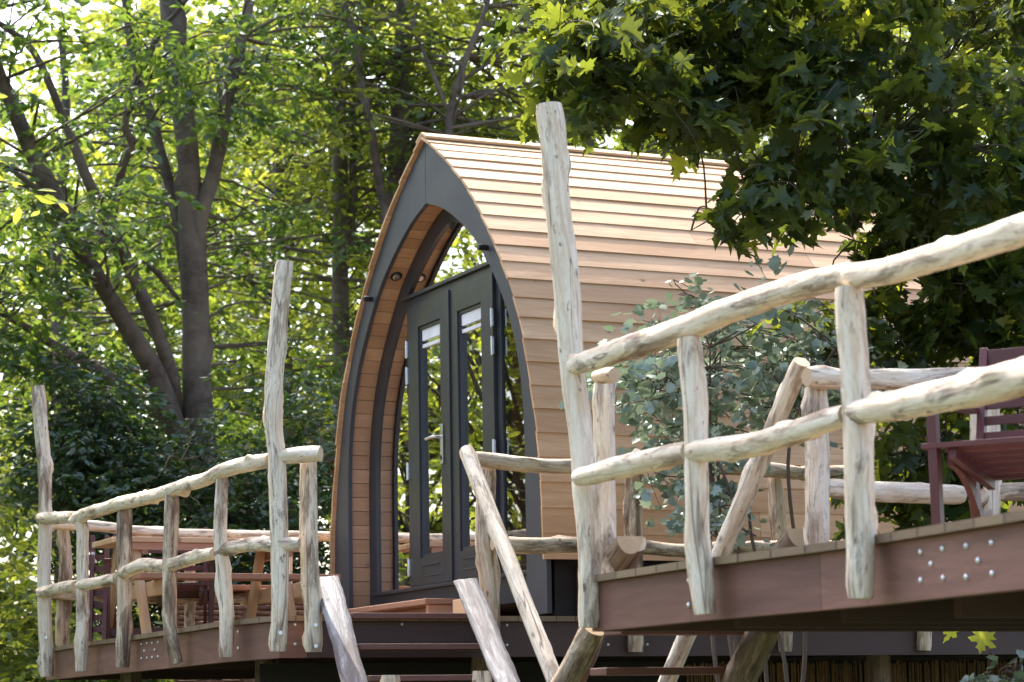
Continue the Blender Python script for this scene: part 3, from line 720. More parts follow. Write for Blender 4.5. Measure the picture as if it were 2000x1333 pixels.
for i in range(1, 12):
    z = ZD-i*.16-.05; a_ = BR0+AX*.18+LX*(i*.14+.03)-AX*0.0; tm = MB()
    tm.box(a_+AX*.36+UP*z, AX*.72, LX*.15, UP*.03, .5); tm.build('tread', 'tread', sB, .003)
# half log blocks crowning the stringers
for (x, y, Y, wd) in ((1231, 1062, 9.80, 58), (1563, 1047, 10.22, 58)):
    c = atY(x, y, Y); mbx = MB(); R0 = wd/2/FPX*Y; n_ = 16; vs = []; gs = []
    for i in range(5):
        cc = c+V(-.42, .9, -.55).normalized()*(i*.05)
        for j in range(n_+1):
            th = -math.pi*j/n_; vs.append(cc+AX*math.cos(th)*R0+UP*math.sin(th)*R0*1.2+UP*.03); gs.append((i*.05, math.cos(th)*R0, math.sin(th)*R0))
    m_ = n_+1; mbx.add(vs, [(i*m_+j, i*m_+(j+1) % m_, (i+1)*m_+(j+1) % m_, (i+1)*m_+j) for i in range(4) for j in range(m_)], gs, .5, 0)
    mbx.add(vs[:m_], [tuple(range(m_))[::-1]], gs[:m_], .4, 1); mbx.add(vs[-m_:], [tuple(range(m_))], gs[-m_:], .4, 1)
    mbx.build('stringer_top', ['logdark', 'endgrain'], sB)
rebase(sB, (0, 11.6, 0))
# braces and props under the decks
def prop(label, name, pa, pb, ya_, yb_, wpx, mt, cat='post', group='log props under the decks'):
    p0 = atY(*pa, ya_); p1 = atY(*pb, yb_); e = ext(p0, p1, -.03); mbx = MB(); r0 = wpx/2/FPX*ya_
    mbx.log([e.lerp(p0, k/8) for k in range(9)], r0); o = mbx.build(name, [mt, 'endgrain']); o.location = e
    for v_ in o.data.vertices: v_.co -= e
    return tag(o, label, cat, group)
prop('bright log brace slanting down to the left from the foot of the tallest post', 'log_brace', (1160, 1228), (1098, 1345), 9.75, 9.9, 50, 'logrough', 'brace')
prop('dark log brace under the right deck, slanting beside the handrail pole', 'log_brace', (1497, 1222), (1440, 1345), 10.0, 10.2, 62, 'logdark', 'brace')
prop('short sawn post stump at the picture bottom below the middle treads', 'wooden_post', (764, 1319), (764, 1400), 11.2, 11.2, 38, 'logrough', 'post', None)
prop('thicker sawn post stump beside the right stringer at the picture bottom', 'wooden_post', (941, 1311), (941, 1400), 11.1, 11.1, 38, 'logrough', 'post', None)
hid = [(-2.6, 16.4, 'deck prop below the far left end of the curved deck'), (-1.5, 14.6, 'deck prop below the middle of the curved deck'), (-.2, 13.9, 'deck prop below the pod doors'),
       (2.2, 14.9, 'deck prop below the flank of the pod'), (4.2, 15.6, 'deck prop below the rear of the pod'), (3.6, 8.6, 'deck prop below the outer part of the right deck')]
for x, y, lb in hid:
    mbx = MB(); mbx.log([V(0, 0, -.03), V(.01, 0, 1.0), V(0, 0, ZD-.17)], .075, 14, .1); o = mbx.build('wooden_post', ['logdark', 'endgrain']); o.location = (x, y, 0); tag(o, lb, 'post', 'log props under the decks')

# ------------------------------------------------------------------ screens
hz = thing('willow_screen', 'woven brown willow hurdle behind the left deck, seen through its railing', 'screen')
wm = MB(); w0 = atZ(352, 1152, 2.62); w0 = V(w0.x, 18.05, 0); 
def ybx(px, Y): return atY(px, 1250, Y).x
W0 = V(ybx(345, 18.1), 18.1, 0); W1 = W0+AX*3.4
NW = 66; ht = 2.62
for k in range(NW):
    z = .03+k*ht/NW; vs = []; pts_ = []
    for i in range(31): pts_.append(W0.lerp(W1, i/30)+LX*(.018*math.sin(i*2.1+(k % 2)*math.pi))+UP*(z+.006*noise.noise(V(i*.7, k*1.3, 0))))
    K = 5; gs = []
    for i, p in enumerate(pts_):
        for j in range(K): th = 2*math.pi*j/K; vs.append(p+LX*.014*math.cos(th)+UP*.021*math.sin(th)); gs.append((i*.1+k, math.cos(th)*.02+k*.3, k*.7))
    wm.add(vs, [(i*K+j, i*K+(j+1) % K, (i+1)*K+(j+1) % K, (i+1)*K+j) for i in range(30) for j in range(K)], gs, random.random(), 0, True)
wm.build('weave', 'willow', hz)
wm = MB()
for i in range(14): p = W0.lerp(W1, i/13); wm.log([p, p+UP*(ht+.05)], .016, 8, .3)
wm.build('stakes', 'willow', hz); rebase(hz, W0)
rs = thing('reed_screen', 'dark reed screen hung under the pod deck at the lower right', 'screen')
for nm, i0, i1, off in (('reeds', 0, 900, 1.0),):
    wm = MB(); T0 = EA+LX*1.0+AX*.2; 
    for i in range(680):
        p = T0+AX*(2.6+i*.0098)+LX*random.uniform(-.008, .008); r0 = random.uniform(.003, .0055); h_ = ZD-.22-random.uniform(0, .03); tn = random.random(); vs = []; gs = []
        dx = random.uniform(-.015, .015)
        for z in (0.02, h_):
            for j in range(4): th = math.pi/2*j; vs.append(p+AX*(dx*(z > .1)+r0*math.cos(th))+LX*r0*math.sin(th)+UP*z); gs.append((z, i*.37, j*.01))
        wm.add(vs, [(j, (j+1) % 4, 4+(j+1) % 4, 4+j) for j in range(4)], gs, tn)
    wm.build(nm, 'reed', rs)
wm = MB(); wm.box(T0+AX*4.5+LX*.05+UP*.98, AX*9.2, LX*.02, UP*1.94); wm.build('underdeck_shade_board', 'dark', rs); rebase(rs, T0)  # near-black board paints in the under-deck shade, also where no reeds hang
T2 = RIML[0]

# ------------------------------------------------------------------ benches, picnic table
def bench(label, loc, rz, W=1.15):
    t = thing('garden_bench', label, 'bench', loc, rz, 'maroon slatted garden benches')
    Hs, D = .43, .50
    for x in (.03, W-.03):
        b = MB(); b.beam((x, .03, 0), (x, .02, .595), .035, .055, (1, 0, 0)); b.build('leg', 'maroon', t, .003)
        b = MB(); b.beam((x, D+.06, 0), (x, D-.04, .44), .035, .055, (1, 0, 0)); b.build('leg', 'maroon', t, .003)
        b = MB(); b.beam((x, -.03, .60), (x, D+.03, .615), .055, .022); b.build('armrest', 'maroon', t, .003)
        b = MB(); sx = x+(.04 if x < W/2 else -.04)
        for k in range(8):
            u0, u1 = k/8, (k+1)/8; g1 = lambda u: V(sx, .08+.42*u, Hs-.05-.30*u**2.2)
            b.beam(g1(u0), g1(u1)+(g1(u1)-g1(u0))*.1, .025, .045, (1, 0, 0), .5)
        b.build('brace', 'maroon', t)
    b = MB(); b.beam((.05, .045, .10), (W-.05, .045, .10), .03, .06, (0, 1, 0)); b.build('stretcher', 'maroon', t, .003)
    b = MB()
    for k in range(7): y = -.01+k*.086; zz = Hs-.08*max(0, y)/.5; b.beam((-.012 if k == 0 else .055, y+.03, zz), (W+.012 if k == 0 else W-.055, y+.03, zz), .060, .020, None)
    for x in (.10, W/2, W-.10): b.beam((x, .02, Hs-.032), (x, D, Hs-.115), .03, .038)
    b.build('seat', 'maroon', t, .002)
    bk = MB(); f_ = lambda z: D-.02+.13*(z-.42)/.45
    for x in (.065, W-.065): bk.beam((x, f_(.40), .40), (x, f_(.87), .87), .032, .04, (1, 0, 0))
    for z0, z1 in ((.80, .865), (.685, .725), (.62, .655), (.555, .59), (.49, .525), (.43, .462)):
        bk.beam((.08, f_((z0+z1)/2), (z0+z1)/2), (W-.08, f_((z0+z1)/2), (z0+z1)/2), .018, z1-z0, (0, 1, 0))
    bk.build('backrest', 'maroon', t, .002)
    return t
p = atY(1806, 875, 9.05)
bench('maroon slatted bench standing on the right deck behind the near railing', (p.x, p.y, ZD), math.atan2(-.471, .882), 1.25)
p = atY(205, 1200, 17.0)
b2 = bench('maroon slatted bench half hidden behind the picnic table', (p.x, p.y-.08, ZD), R(8), .78)
# folded chair leaning at the table end
fc = thing('folding_chair', 'folded maroon chair leaning beside the left end of the picnic table', 'chair')
q = atY(188, 1060, 16.95)
base = V(q.x, q.y, ZD)
for nm, dx in (('side_rail', 0), ('side_rail', .10)):
    b = MB(); b.beam(base+V(dx-.02, -.10, 0.01), base+V(dx-.04, .10, .78), .03, .045, (1, 0, 0)); b.build(nm, 'maroon', fc, .002)
b = MB()
for k in range(8): z = .12+k*.085; b.beam(base+V(-.02, -.07+.2*z/.78, z), base+V(.07, -.07+.2*z/.78, z), .012, .04, (0, 1, 0))
b.build('slats', 'maroon', fc)
b = MB(); b.box(base+V(-.03, .045, .60), UP*.13, V(.022, 0, 0), V(0, .006, 0)); b.build('care_tag', 'label', fc)
rebase(fc, base)
# picnic table
ptl = atZ(227, 1047, ZD+.72); print('picnic', ptl)
pt = thing('picnic_table', 'pale wooden picnic table with two fixed reddish bench seats on the left deck', 'table', (ptl.x, ptl.y, ZD), A25)
Lt, Wt = 1.42, .62
b = MB()
for k in range(5): b.beam((0, .06+k*.125, .7), (Lt, .06+k*.125, .7), .118, .036, None)
b.build('tabletop', 'pine', pt, .003)
b = MB(); b.beam((.06, .03, .655), (Lt-.1, .03, .655), .03, .05, None); b.build('apron', 'redpine', pt, .003)
for x in (.16, Lt-.22):
    for s_, y0 in ((-1, .12), (1, Wt-.12)):
        b = MB(); b.beam((x, y0, .68), (x, y0+s_*.34, 0), .045, .09, (1, 0, 0)); b.build('leg', 'pine', pt, .003)
    b = MB(); b.beam((x+.047, -.52, .355), (x+.047, Wt+.42, .355), .045, .10, None); b.build('cross_beam', 'pine', pt, .003)
    b = MB(); b.beam((x+.047, .02, .64), (x+.047, Wt-.02, .64), .045, .08, None); b.build('cross_rail', 'redpine', pt, .003)
for y0 in (-.45, Wt+.2):
    b = MB()
    for k in range(2): b.beam((0.02, y0+k*.135, .425), (Lt, y0+k*.135, .425), .125, .036, None)
    b.build('bench_seat', 'redpine', pt, .003)

# ------------------------------------------------------------------ foliage
def leaf_template(kind):
    if kind == 'oval':
        v = np.array([(0, 0, 0), (.35, -.22, .05), (.72, -.17, .04), (1, 0, -.04), (.72, .17, .04), (.35, .22, .05)]); f = [(0, 1, 2, 3), (0, 3, 4, 5)]
    elif kind == 'round':
        v = np.array([(0, 0, 0), (.1, -.38, .05), (.5, -.5, .07), (.85, -.28, .03), (1, 0, -.05), (.85, .28, .03), (.5, .5, .07), (.1, .38, .05)]); f = [(0, 1, 2, 3), (0, 3, 4, 5), (0, 5, 6, 7)]
    elif kind == 'lobed':
        o = [(0, 0), (.08, -.30), (.02, -.46), (.30, -.40), (.42, -.56), (.60, -.36), (.80, -.34), (.82, -.14), (1.02, 0)]; o = o+[(x, -y) for x, y in o[:0:-1][1:]]
        v = np.array([(.4, 0, -.04)]+[(x, y, .14*abs(y)) for x, y in o]); K = len(o); f = [(0, 1+i, 1+(i+1) % K) for i in range(K)]
    elif kind == 'maple':
        o = [(-.02, 0), (.02, -.16), (-.10, -.42), (.10, -.36), (.20, -.56), (.30, -.30), (.42, -.50), (.50, -.62), (.62, -.40), (.56, -.24), (.60, -.14), (.80, -.22), (.84, -.09), (1.06, 0)]
        o = o+[(x, -y) for x, y in o[:0:-1][1:]]
        v = np.array([(.34, 0, -.05)]+[(x, y, .24*abs(y)-.45*max(0, x-.45)**2-.35*max(0, abs(y)-.35)) for x, y in o]); K = len(o)
        f = [(0, 1+i, 1+(i+1) % K) for i in range(K)]
    return v, f
def leaves_mesh(name, mats, parent, P, D, N_, size, kind, tn, mi=None):
    """P positions, D leaf directions, N_ approximate normals (all n x 3)"""
    tv, tf = leaf_template(kind); n_ = len(P)
    D = D/np.linalg.norm(D, axis=1)[:, None]; B = np.cross(N_, D); B /= np.linalg.norm(B, axis=1)[:, None]+1e-9; Nn = np.cross(D, B)
    wsc = rng.uniform(.8, 1.15, n_); bend = rng.uniform(-.5, 1.8, n_)
    s = size[:, None, None]
    vv = P[:, None, :]+s*(tv[None, :, 0:1]*D[:, None, :]+tv[None, :, 1:2]*B[:, None, :]*wsc[:, None, None]+(tv[None, :, 2:3]*bend[:, None, None]*1.6)*Nn[:, None, :])
    K = len(tv); vv = vv.reshape(-1, 3).astype(np.float32)
    me = bpy.data.meshes.new(name); me.vertices.add(len(vv)); me.vertices.foreach_set('co', vv.ravel())
    fl = len(tf[0]); tfa = np.array(tf); F = (np.arange(n_)[:, None, None]*K+tfa[None]).reshape(-1, fl)
    me.loops.add(F.size); me.loops.foreach_set('vertex_index', F.ravel().astype(np.int32)); me.polygons.add(len(F))
    me.polygons.foreach_set('loop_start', np.arange(0, F.size, fl, dtype=np.int32)); me.polygons.foreach_set('loop_total', np.full(len(F), fl, dtype=np.int32))
    if mi is not None: me.polygons.foreach_set('material_index', np.repeat(mi, len(tf)).astype(np.int32))
    a = me.attributes.new('tone', 'FLOAT', 'POINT'); a.data.foreach_set('value', np.repeat(tn, K).astype(np.float32))
    for m_ in mats: me.materials.append(M[m_])
    me.update(calc_edges=True); me.validate()
    o = bpy.data.objects.new(name, me); COL.objects.link(o)
    if parent: o.parent = parent
    return o
def unit(n_):
    v = rng.normal(size=(n_, 3)); return v/np.linalg.norm(v, axis=1)[:, None]
def sprays(C, per, length, size, droop=.25, flat=.5, spread=.16, out=None, tbias=0.):
    """C spray centres; returns leaf positions, directions, normals, sizes, tone"""
    n_ = len(C); d = unit(n_); d[:, 2] *= .35
    if out is not None: d = d*.8+out
    d[:, 2] -= droop; d /= np.linalg.norm(d, axis=1)[:, None]
    side = np.cross(d, np.array([0, 0, 1.]))+1e-6; side /= np.linalg.norm(side, axis=1)[:, None]
    t = rng.random((n_, per)); sgn = rng.choice([-1, 1], (n_, per)); L = length*rng.uniform(.6, 1.3, n_)[:, None]
    P = C[:, None]+d[:, None]*(t*L)[..., None]+side[:, None]*(sgn*rng.random((n_, per))*spread)[..., None]
    P[..., 2] -= .2*L*t**2; P += rng.normal(size=P.shape)*.03*length
    D = d[:, None]*.7+side[:, None]*sgn[..., None]*.8+rng.normal(size=P.shape)*.3; D[..., 2] -= droop*.8*rng.random((n_, per))
    N_ = np.zeros_like(P); N_[..., 2] = 1; N_ += rng.normal(size=P.shape)*flat
    sz = size*rng.uniform(.5, 1.28, (n_, per)); ct = rng.random(n_)[:, None]
    tn = np.clip(ct*.45+rng.random((n_, per))*.55+tbias, 0, 1)
    return P.reshape(-1, 3), D.reshape(-1, 3), N_.reshape(-1, 3), sz.ravel(), tn.ravel(), d
def blob(n_, clusters, cr, inside):
    """clumped points in a volume given by inside(k)->k points"""
    cc = inside(clusters); idx = rng.integers(0, clusters, n_); return cc[idx]+rng.normal(size=(n_, 3))*np.array(cr)
def ell(c, r, zmin=-9):
    c = np.array(c); r = np.array(r)
    def f(k):
        p = c+unit(k)*rng.random((k, 1))**(1/2.2)*r; p[:, 2] = np.maximum(p[:, 2], zmin+rng.random(k)*.6); return p
    return f
def px_col(px, Y): return (px-1000)/FPX*Y
def stem_pts(st, Y, dy=0, seedd=0):
    n_ = len(st); return [atY(x, y, Y+dy*i/(n_-1)) for i, (x, y, w_) in enumerate(st)], [w_/2/FPX*Y for x, y, w_ in st]
def tree(name, label, stems, Y, crowns, leafm='leaf', bark='bark', size=.13, per=16, length=.7, group=None, twigs=.5, kind='oval', cat='tree', tb=0., droop=.25, flat=.55):
    """stems: [(points (px,py,w), dY)], the first continued to the ground; crowns: [(inside, nspray, nclusters, clusterradius)]"""
    t = thing(name, label, cat, group=group); tm = MB(); allc = []
    for k, (st, dy) in enumerate(stems):
        P_, Rr = stem_pts(st, Y, dy)
        if k: Rr[0] *= .6; P_[0].y += .12
        if k == 0: b_ = P_[0]; P_ = [V(b_.x+.05, b_.y, -.05), V(b_.x+.02, b_.y, b_.z*.5)]+P_; Rr = [Rr[0]*1.3, Rr[0]*1.1]+Rr
        allc += tm.log(P_, Rr, 14, .16, .8, caps=(k == 0, 1))
    pod_ = np.array([tuple(c) for c in allc]); Ps = []; 
    for ins, ns, nc, cr in crowns:
        Ps.append(blob(ns, nc, cr, ins))
    C = np.concatenate(Ps)
    P_, D, N_, sz, tn, dd = sprays(C, per, length, size, droop=droop, flat=flat, tbias=tb)
    nt_ = int(len(C)*twigs); sel = rng.permutation(len(C))[:nt_]
    tw = MB()
    for i in sel:
        c = C[i]; dist = np.linalg.norm(pod_-c, axis=1)+.6*np.maximum(0, pod_[:, 2]-c[2]+.3); j = int(dist.argmin()); a_ = Vector(pod_[j])
        if (Vector(c)-a_).length > 3.2: continue
        c_ = Vector(c)+Vector(dd[i])*length*.8; mid = a_.lerp(Vector(c), .5)+V(*rng.normal(size=3))*.12+UP*.08
        rr = .004+.006*random.random()+.003*(c_-a_).length; tw.log([a_, mid, Vector(c), c_], [rr*1.6, rr, rr*.6, .002], 5, .22, 1., caps=(0, 0))
    if tw.v: tm.v += []; o_ = len(tm.v); tm.v += tw.v; tm.g += tw.g; tm.t += tw.t; tm.f += [tuple(i+o_ for i in f) for f in tw.f]; tm.mi += [0]*len(tw.f); tm.sm += tw.sm
    tr_ = tm.build('trunk', [bark, bark], t)
    cr_ = leaves_mesh('crown', [leafm], t, P_, D, N_, sz, kind, tn)
    rebase(t, (float(pod_[0][0]), float(pod_[0][1]), 0)); return t

c7 = lambda x, y, w_: (x/1.904, y/1.904, w_)
YB = 23.
big = [([(397, 935, 66), (392, 860, 60), (385, 760, 58), (384, 640, 57), (380, 540, 54), (374, 440, 52), (368, 330, 46), (358, 220, 46), (345, 130, 48), (338, 40, 50), (334, -80, 46), (330, -300, 36), (340, -600, 22)], .3),
       ([(382, 520, 36), (392, 420, 33), c7(800, 620, 30), c7(840, 400, 28), c7(880, 200, 25), c7(925, 20, 22), (495, -120, 18), (520, -400, 10)], .5),
       ([(375, 900, 52), (338, 830, 46), (305, 735, 42), (273, 677, 38), (212, 578, 33), (163, 494, 32), (121, 415, 36), (58, 284, 34), (16, 184, 26), (-10, 120, 22), (-60, -60, 14)], -1.5),
       ([(350, 830, 36), (335, 740, 30), (310, 656, 28), (273, 567, 26), (226, 467, 24), (178, 368, 22), (126, 236, 17), (68, 105, 15), (16, 58, 13), (-60, 10, 9)], -.8),
       ([(378, 620, 32), (362, 525, 27), (348, 440, 24), (330, 360, 22), (294, 226, 20), (263, 131, 18), (247, 26, 16), (238, -90, 13), (225, -300, 7)], .9),
       ([(340, 845, 34), (300, 800, 30), (250, 765, 26), (200, 728, 22), (140, 695, 20), (60, 645, 15), (-20, 600, 10)], -1.2),
       ([(216, 470, 18), (222, 420, 15), (228, 385, 16), (236, 341, 18), (246, 305, 20), (260, 290, 19), (254, 270, 18), (244, 250, 15), (252, 194, 12), (268, 150, 12), (284, 126, 13), (306, 75, 13), (325, 45, 10), (357, 10, 9), (380, -60, 6)], -.5),
       ([c7(420, 890, 15), c7(330, 820, 13), c7(230, 760, 14), c7(120, 690, 12), c7(0, 600, 10), (-60, 290, 7)], -.6),
       ([c7(660, 1110, 14), c7(590, 1020, 12), c7(520, 960, 10)], -.2)]
X = lambda px, Y=YB: px_col(px, Y)
Zt = lambda py, Y: 1.6+(1411-py)/FPX*Y
def pxbox(x0, x1, y0, y1, Y0, Y1):
    """random points in the wedge of space between two distances"""
    def f(k):
        Y = rng.uniform(Y0, Y1, k); px = rng.uniform(x0, x1, k); py = rng.uniform(y0, y1, k)
        return np.stack([(px-1000)/FPX*Y, Y, 1.6+(1411-py)/FPX*Y], 1)
    return f
tree('broadleaf_tree', 'big grey-brown tree with several spreading stems from one base, left of the pod', big, YB,
     [(ell((X(170), 24.2, 7.4), (2.6, 1.0, 2.2)), 210, 30, (.40, .4, .2)), (ell((X(140), 21.6, 7.6), (2.0, .5, 1.9)), 85, 20, (.35, .25, .16)), (ell((X(120), 21.6, 5.4), (1.5, .6, 1.1)), 90, 14, (.35, .3, .16)), (ell((X(330), 24.3, 5.2), (2.0, 1., 1.2)), 60, 14, (.4, .4, .2)),
      (ell((X(420), 24.5, 11.4), (3.6, 2.0, 1.5)), 130, 34, (.6, .6, .3)), (ell((X(440), 22.4, 7.9), (.8, .5, 1.6)), 26, 8, (.3, .3, .2))], 'ash', size=.12, per=27, length=.55, twigs=.5, droop=.35, tb=0.)
T = [
 ('slim_tree', 'straight pale grey trunk rising left of the pod apex, nearest the tall deck post', [([(668, 700, 36), (665, 500, 33), (664, 300, 30), (660, 150, 27), (662, 60, 27), (664, -120, 24), (668, -500, 14)], .2), ([(672, 520, 20), (690, 400, 18), (690, 300, 15), (706, 156, 14), (712, 0, 10)], .3)], 26, 'barkpale', (X(640, 26), 26, 7.5), (2.2, 2, 3.4), 330),
 ('slim_tree', 'thick upright trunk close behind the pod apex', [([(771, 420, 40), (775, 351, 38), (783, 156, 36), (791, 0, 34), (795, -300, 26), (800, -560, 14)], .2), ([(775, 120, 14), (805, 40, 12), (840, -60, 8)], 0)], 25, 'bark', (X(800, 25), 25.4, 8.2), (2.0, 1.8, 3.0), 260),
 ('slim_tree', 'leaning thin brown trunk between the two upright trunks left of the pod apex', [([(757, 480, 17), (748, 400, 17), (738, 340, 17), (722, 240, 16), (705, 156, 15), (690, 51, 15), (666, 0, 14), (640, -120, 10), (630, -300, 6)], .4)], 24, 'bark', (X(700, 24), 24.6, 9.), (1.5, 1.3, 1.8), 120),
 ('slim_tree', 'forked thin trunk behind the pod roof near the ridge front', [([(880, 330, 16), (879, 218, 15), (912, 109, 13), (951, 12, 11), (975, -120, 8)], .3), ([(879, 225, 10), (860, 180, 9), (835, 120, 8), (810, 60, 6)], .3), ([(879, 260, 9), (905, 130, 8), (845, 110, 5)], .2)], 23.5, 'bark', (X(930, 23.5), 24.4, 8.4), (2.2, 1.5, 2.6), 230),
 ('broadleaf_tree', 'leafy tree behind the middle of the pod ridge', [([(1150, 330, 20), (1160, 200, 18), (1150, 60, 16), (1170, -150, 12)], .3), ([(1155, 240, 10), (1215, 150, 8), (1260, 50, 6)], .3)], 25, 'bark', (X(1180, 25), 25.5, 8.3), (2.6, 2.0, 3.0), 380),
 ('broadleaf_tree', 'leafy tree behind the rear half of the pod ridge', [([(1420, 380, 24), (1430, 200, 22), (1415, 0, 20), (1400, -200, 14)], .3)], 26, 'bark', (X(1470, 26), 26, 8.2), (2.8, 2.2, 3.2), 330),
 ('broadleaf_tree', 'leafy tree glimpsed behind the maple at the upper right corner', [([(1850, 500, 30), (1840, 200, 26), (1850, 0, 22), (1860, -200, 14)], .3)], 25, 'bark', (X(1880, 25), 25, 7.5), (2.6, 2.4, 3.4), 330),
 ('broadleaf_tree', 'leafy tree filling the gap between the multi-stemmed tree and the tall deck post', [([(560, 760, 26), (548, 500, 22), (540, 300, 20), (520, 60, 16), (530, -160, 12)], .3), ([(545, 330, 12), (520, 160, 10), (500, 60, 8)], .2)], 28, 'bark', (X(500, 28), 28, 7.6), (2.4, 2.2, 3.6), 300),
 ('broadleaf_tree', 'sunlit tree beyond the far left stems', [([(120, 800, 26), (110, 500, 22), (130, 250, 18), (120, 60, 14)], .3)], 31, 'bark', (X(170, 31), 31, 5.6), (2.8, 2.4, 3.0), 330),
]
for k_, (nm, lb, st, Y, bk_, c, r_, ns) in enumerate(T):
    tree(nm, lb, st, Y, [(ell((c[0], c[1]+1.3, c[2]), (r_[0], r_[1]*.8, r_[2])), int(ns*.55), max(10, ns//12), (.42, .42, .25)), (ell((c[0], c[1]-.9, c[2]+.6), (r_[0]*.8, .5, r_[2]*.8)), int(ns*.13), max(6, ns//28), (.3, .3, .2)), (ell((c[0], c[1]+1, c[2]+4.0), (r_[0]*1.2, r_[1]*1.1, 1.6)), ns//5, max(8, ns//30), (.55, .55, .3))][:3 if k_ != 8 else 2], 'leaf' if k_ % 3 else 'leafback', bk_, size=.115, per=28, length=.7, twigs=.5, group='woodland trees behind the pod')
# trees standing outside the left of the picture (they are what the glass mirrors)
for lb, x, y, h in (('leafy tree standing beyond the left edge of the scene, nearest the deck', -6.8, 17.5, 10.5), ('leafy tree farther out beyond the left edge, level with the multi-stemmed tree', -9.0, 22.0, 12), ('low leafy tree out beyond the left edge, before the curved deck', -8.6, 13.5, 8.5), ('tall leafy tree far out beyond the left edge', -13.5, 24.0, 12), ('round leafy tree beyond the left edge between two taller ones', -10.6, 20.2, 9.5), ('leafy tree at the back of the row beyond the left edge', -12.5, 27.0, 12)):
    t = thing('broadleaf_tree', lb, 'tree', group='trees beyond the left edge'); tm = MB()
    C0 = tm.log([V(x, y, -.05), V(x+.1, y, h*.3), V(x-.2, y+.1, h*.6), V(x, y, h*.95)], [.22, .17, .12, .04], 10, .3)
    cs = blob(330, 34, (.45, .45, .3), ell((x, y, h*.55), (2.3, 2.3, h*.45)))
    for i in range(70):
        c = Vector(cs[i]); a_ = C0[min(len(C0)-1, max(0, int(len(C0)*(c.z-.8)/h*.8)))]; tm.log([a_, a_.lerp(c, .5)+UP*.2, c], [.03, .02, .006], 6, .4, caps=(0, 0))
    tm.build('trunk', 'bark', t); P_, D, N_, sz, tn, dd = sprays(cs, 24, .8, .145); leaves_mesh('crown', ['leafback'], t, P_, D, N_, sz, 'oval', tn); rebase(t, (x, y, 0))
# far wood: one mass of foliage, thinner where the sky shows at the left
def mass(label, boxes, leafm, size, per, length, tb=0):
    C = np.concatenate([blob(n_, k, (.9, .9, .5), pxbox(*b_)) for b_, n_, k in boxes]); C = C[C[:, 2] > .3]
    P_, D, N_, sz, tn, dd = sprays(C, per, length, size, tbias=tb, flat=.8)
    o = leaves_mesh('distant_woods', [leafm], None, P_, D, N_, sz, 'oval', tn); return tag(o, label, 'woods', None, 'stuff')
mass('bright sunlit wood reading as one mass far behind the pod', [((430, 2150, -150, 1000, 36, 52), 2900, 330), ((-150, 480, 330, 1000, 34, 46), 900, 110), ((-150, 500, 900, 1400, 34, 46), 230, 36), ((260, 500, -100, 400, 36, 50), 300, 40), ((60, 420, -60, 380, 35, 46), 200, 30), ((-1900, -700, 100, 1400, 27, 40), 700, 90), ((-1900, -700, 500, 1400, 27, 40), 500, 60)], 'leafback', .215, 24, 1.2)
# dark evergreen shrubs at the foot of the trees
def shrub(label, name, boxes, leafm, size, per, length, kind='oval', flat=.8, group=None, tb=0., stems=None, base=None, droop=.2, cat='shrub', twigw=.006):
    t = thing(name, label, cat, group=group); C = np.concatenate([blob(n_, k, cr, pxbox(*b_)) for b_, n_, k, cr in boxes])
    C = C[C[:, 2] > .1]; P_, D, N_, sz, tn, dd = sprays(C, per, length, size, droop=droop, flat=flat, tbias=tb); tm = MB(); bs = Vector(base)
    LPs = []; hub = [bs, bs+V(.03, 0, .5), bs+V(-.03, .02, .9)]; LPs += tm.log(hub, [.03, .025, .02], 8, .1)
    for i in rng.permutation(len(C))[:7]:
        c = Vector(C[i]); c.z += .1; LPs += tm.log([hub[2], hub[2].lerp(c, .35)+V(*rng.normal(size=3))*.10+UP*.12, hub[2].lerp(c, .7)+V(*rng.normal(size=3))*.08+UP*.12, c], [.014, .011, .008, .004], 6, .1, 1., caps=(0, 1))
    ln = np.array([tuple(c) for c in LPs])
    for i in rng.permutation(len(C))[:150]:
        c = Vector(C[i]); dist = np.linalg.norm(ln-C[i], axis=1); j = int(dist.argmin())
        if dist[j] > .75: continue
        a_ = Vector(ln[j]); tm.log([a_, a_.lerp(c, .55)+V(*rng.normal(size=3))*.04, c, c+Vector(dd[i])*length*.8], [twigw, twigw*.7, twigw*.5, .0012], 5, .12, 1., caps=(0, 0))
    tm.build('stem', 'twig', t); leaves_mesh('foliage', [leafm], t, P_, D, N_, sz, kind, tn); rebase(t, base); return t
shrub('dark conical evergreen shrub between the left end post and the spreading tree', 'evergreen_shrub', [((90, 230, 820, 1250, 20.5, 21.8), 310, 34, (.25, .25, .2)), ((120, 200, 740, 900, 20.8, 21.5), 90, 10, (.14, .2, .2))], 'evergreen', .078, 30, .4, base=(X(160, 21), 21, 0), group='dark shrubs behind the left deck')
shrub('dark evergreen shrub wrapping the foot of the multi-stemmed tree', 'evergreen_shrub', [((300, 500, 870, 1300, 20.6, 22), 470, 50, (.28, .3, .2))], 'evergreen', .078, 30, .4, base=(X(400, 21.4), 21.4, 0), group='dark shrubs behind the left deck')
shrub('dark leafy shrub between the tall deck post and the pod', 'evergreen_shrub', [((500, 680, 760, 1300, 20.5, 22.5), 330, 44, (.3, .3, .2))], 'evergreen', .085, 30, .45, base=(X(600, 21.6), 21.6, 0), group='dark shrubs behind the left deck', tb=.1)
shrub('loose sunny shrub below the left end of the curved deck', 'leafy_shrub', [((-120, 110, 1080, 1420, 19, 21.5), 230, 26, (.3, .3, .25))], 'leafback', .10, 22, .5, base=(X(-20, 20.5), 20.5, 0))
shrub('leafy shrub under the middle of the left deck seen below its rim', 'leafy_shrub', [((110, 420, 1270, 1420, 19.5, 21), 260, 30, (.3, .3, .12))], 'leaf', .095, 22, .45, base=(X(270, 20.5), 20.5, 0))
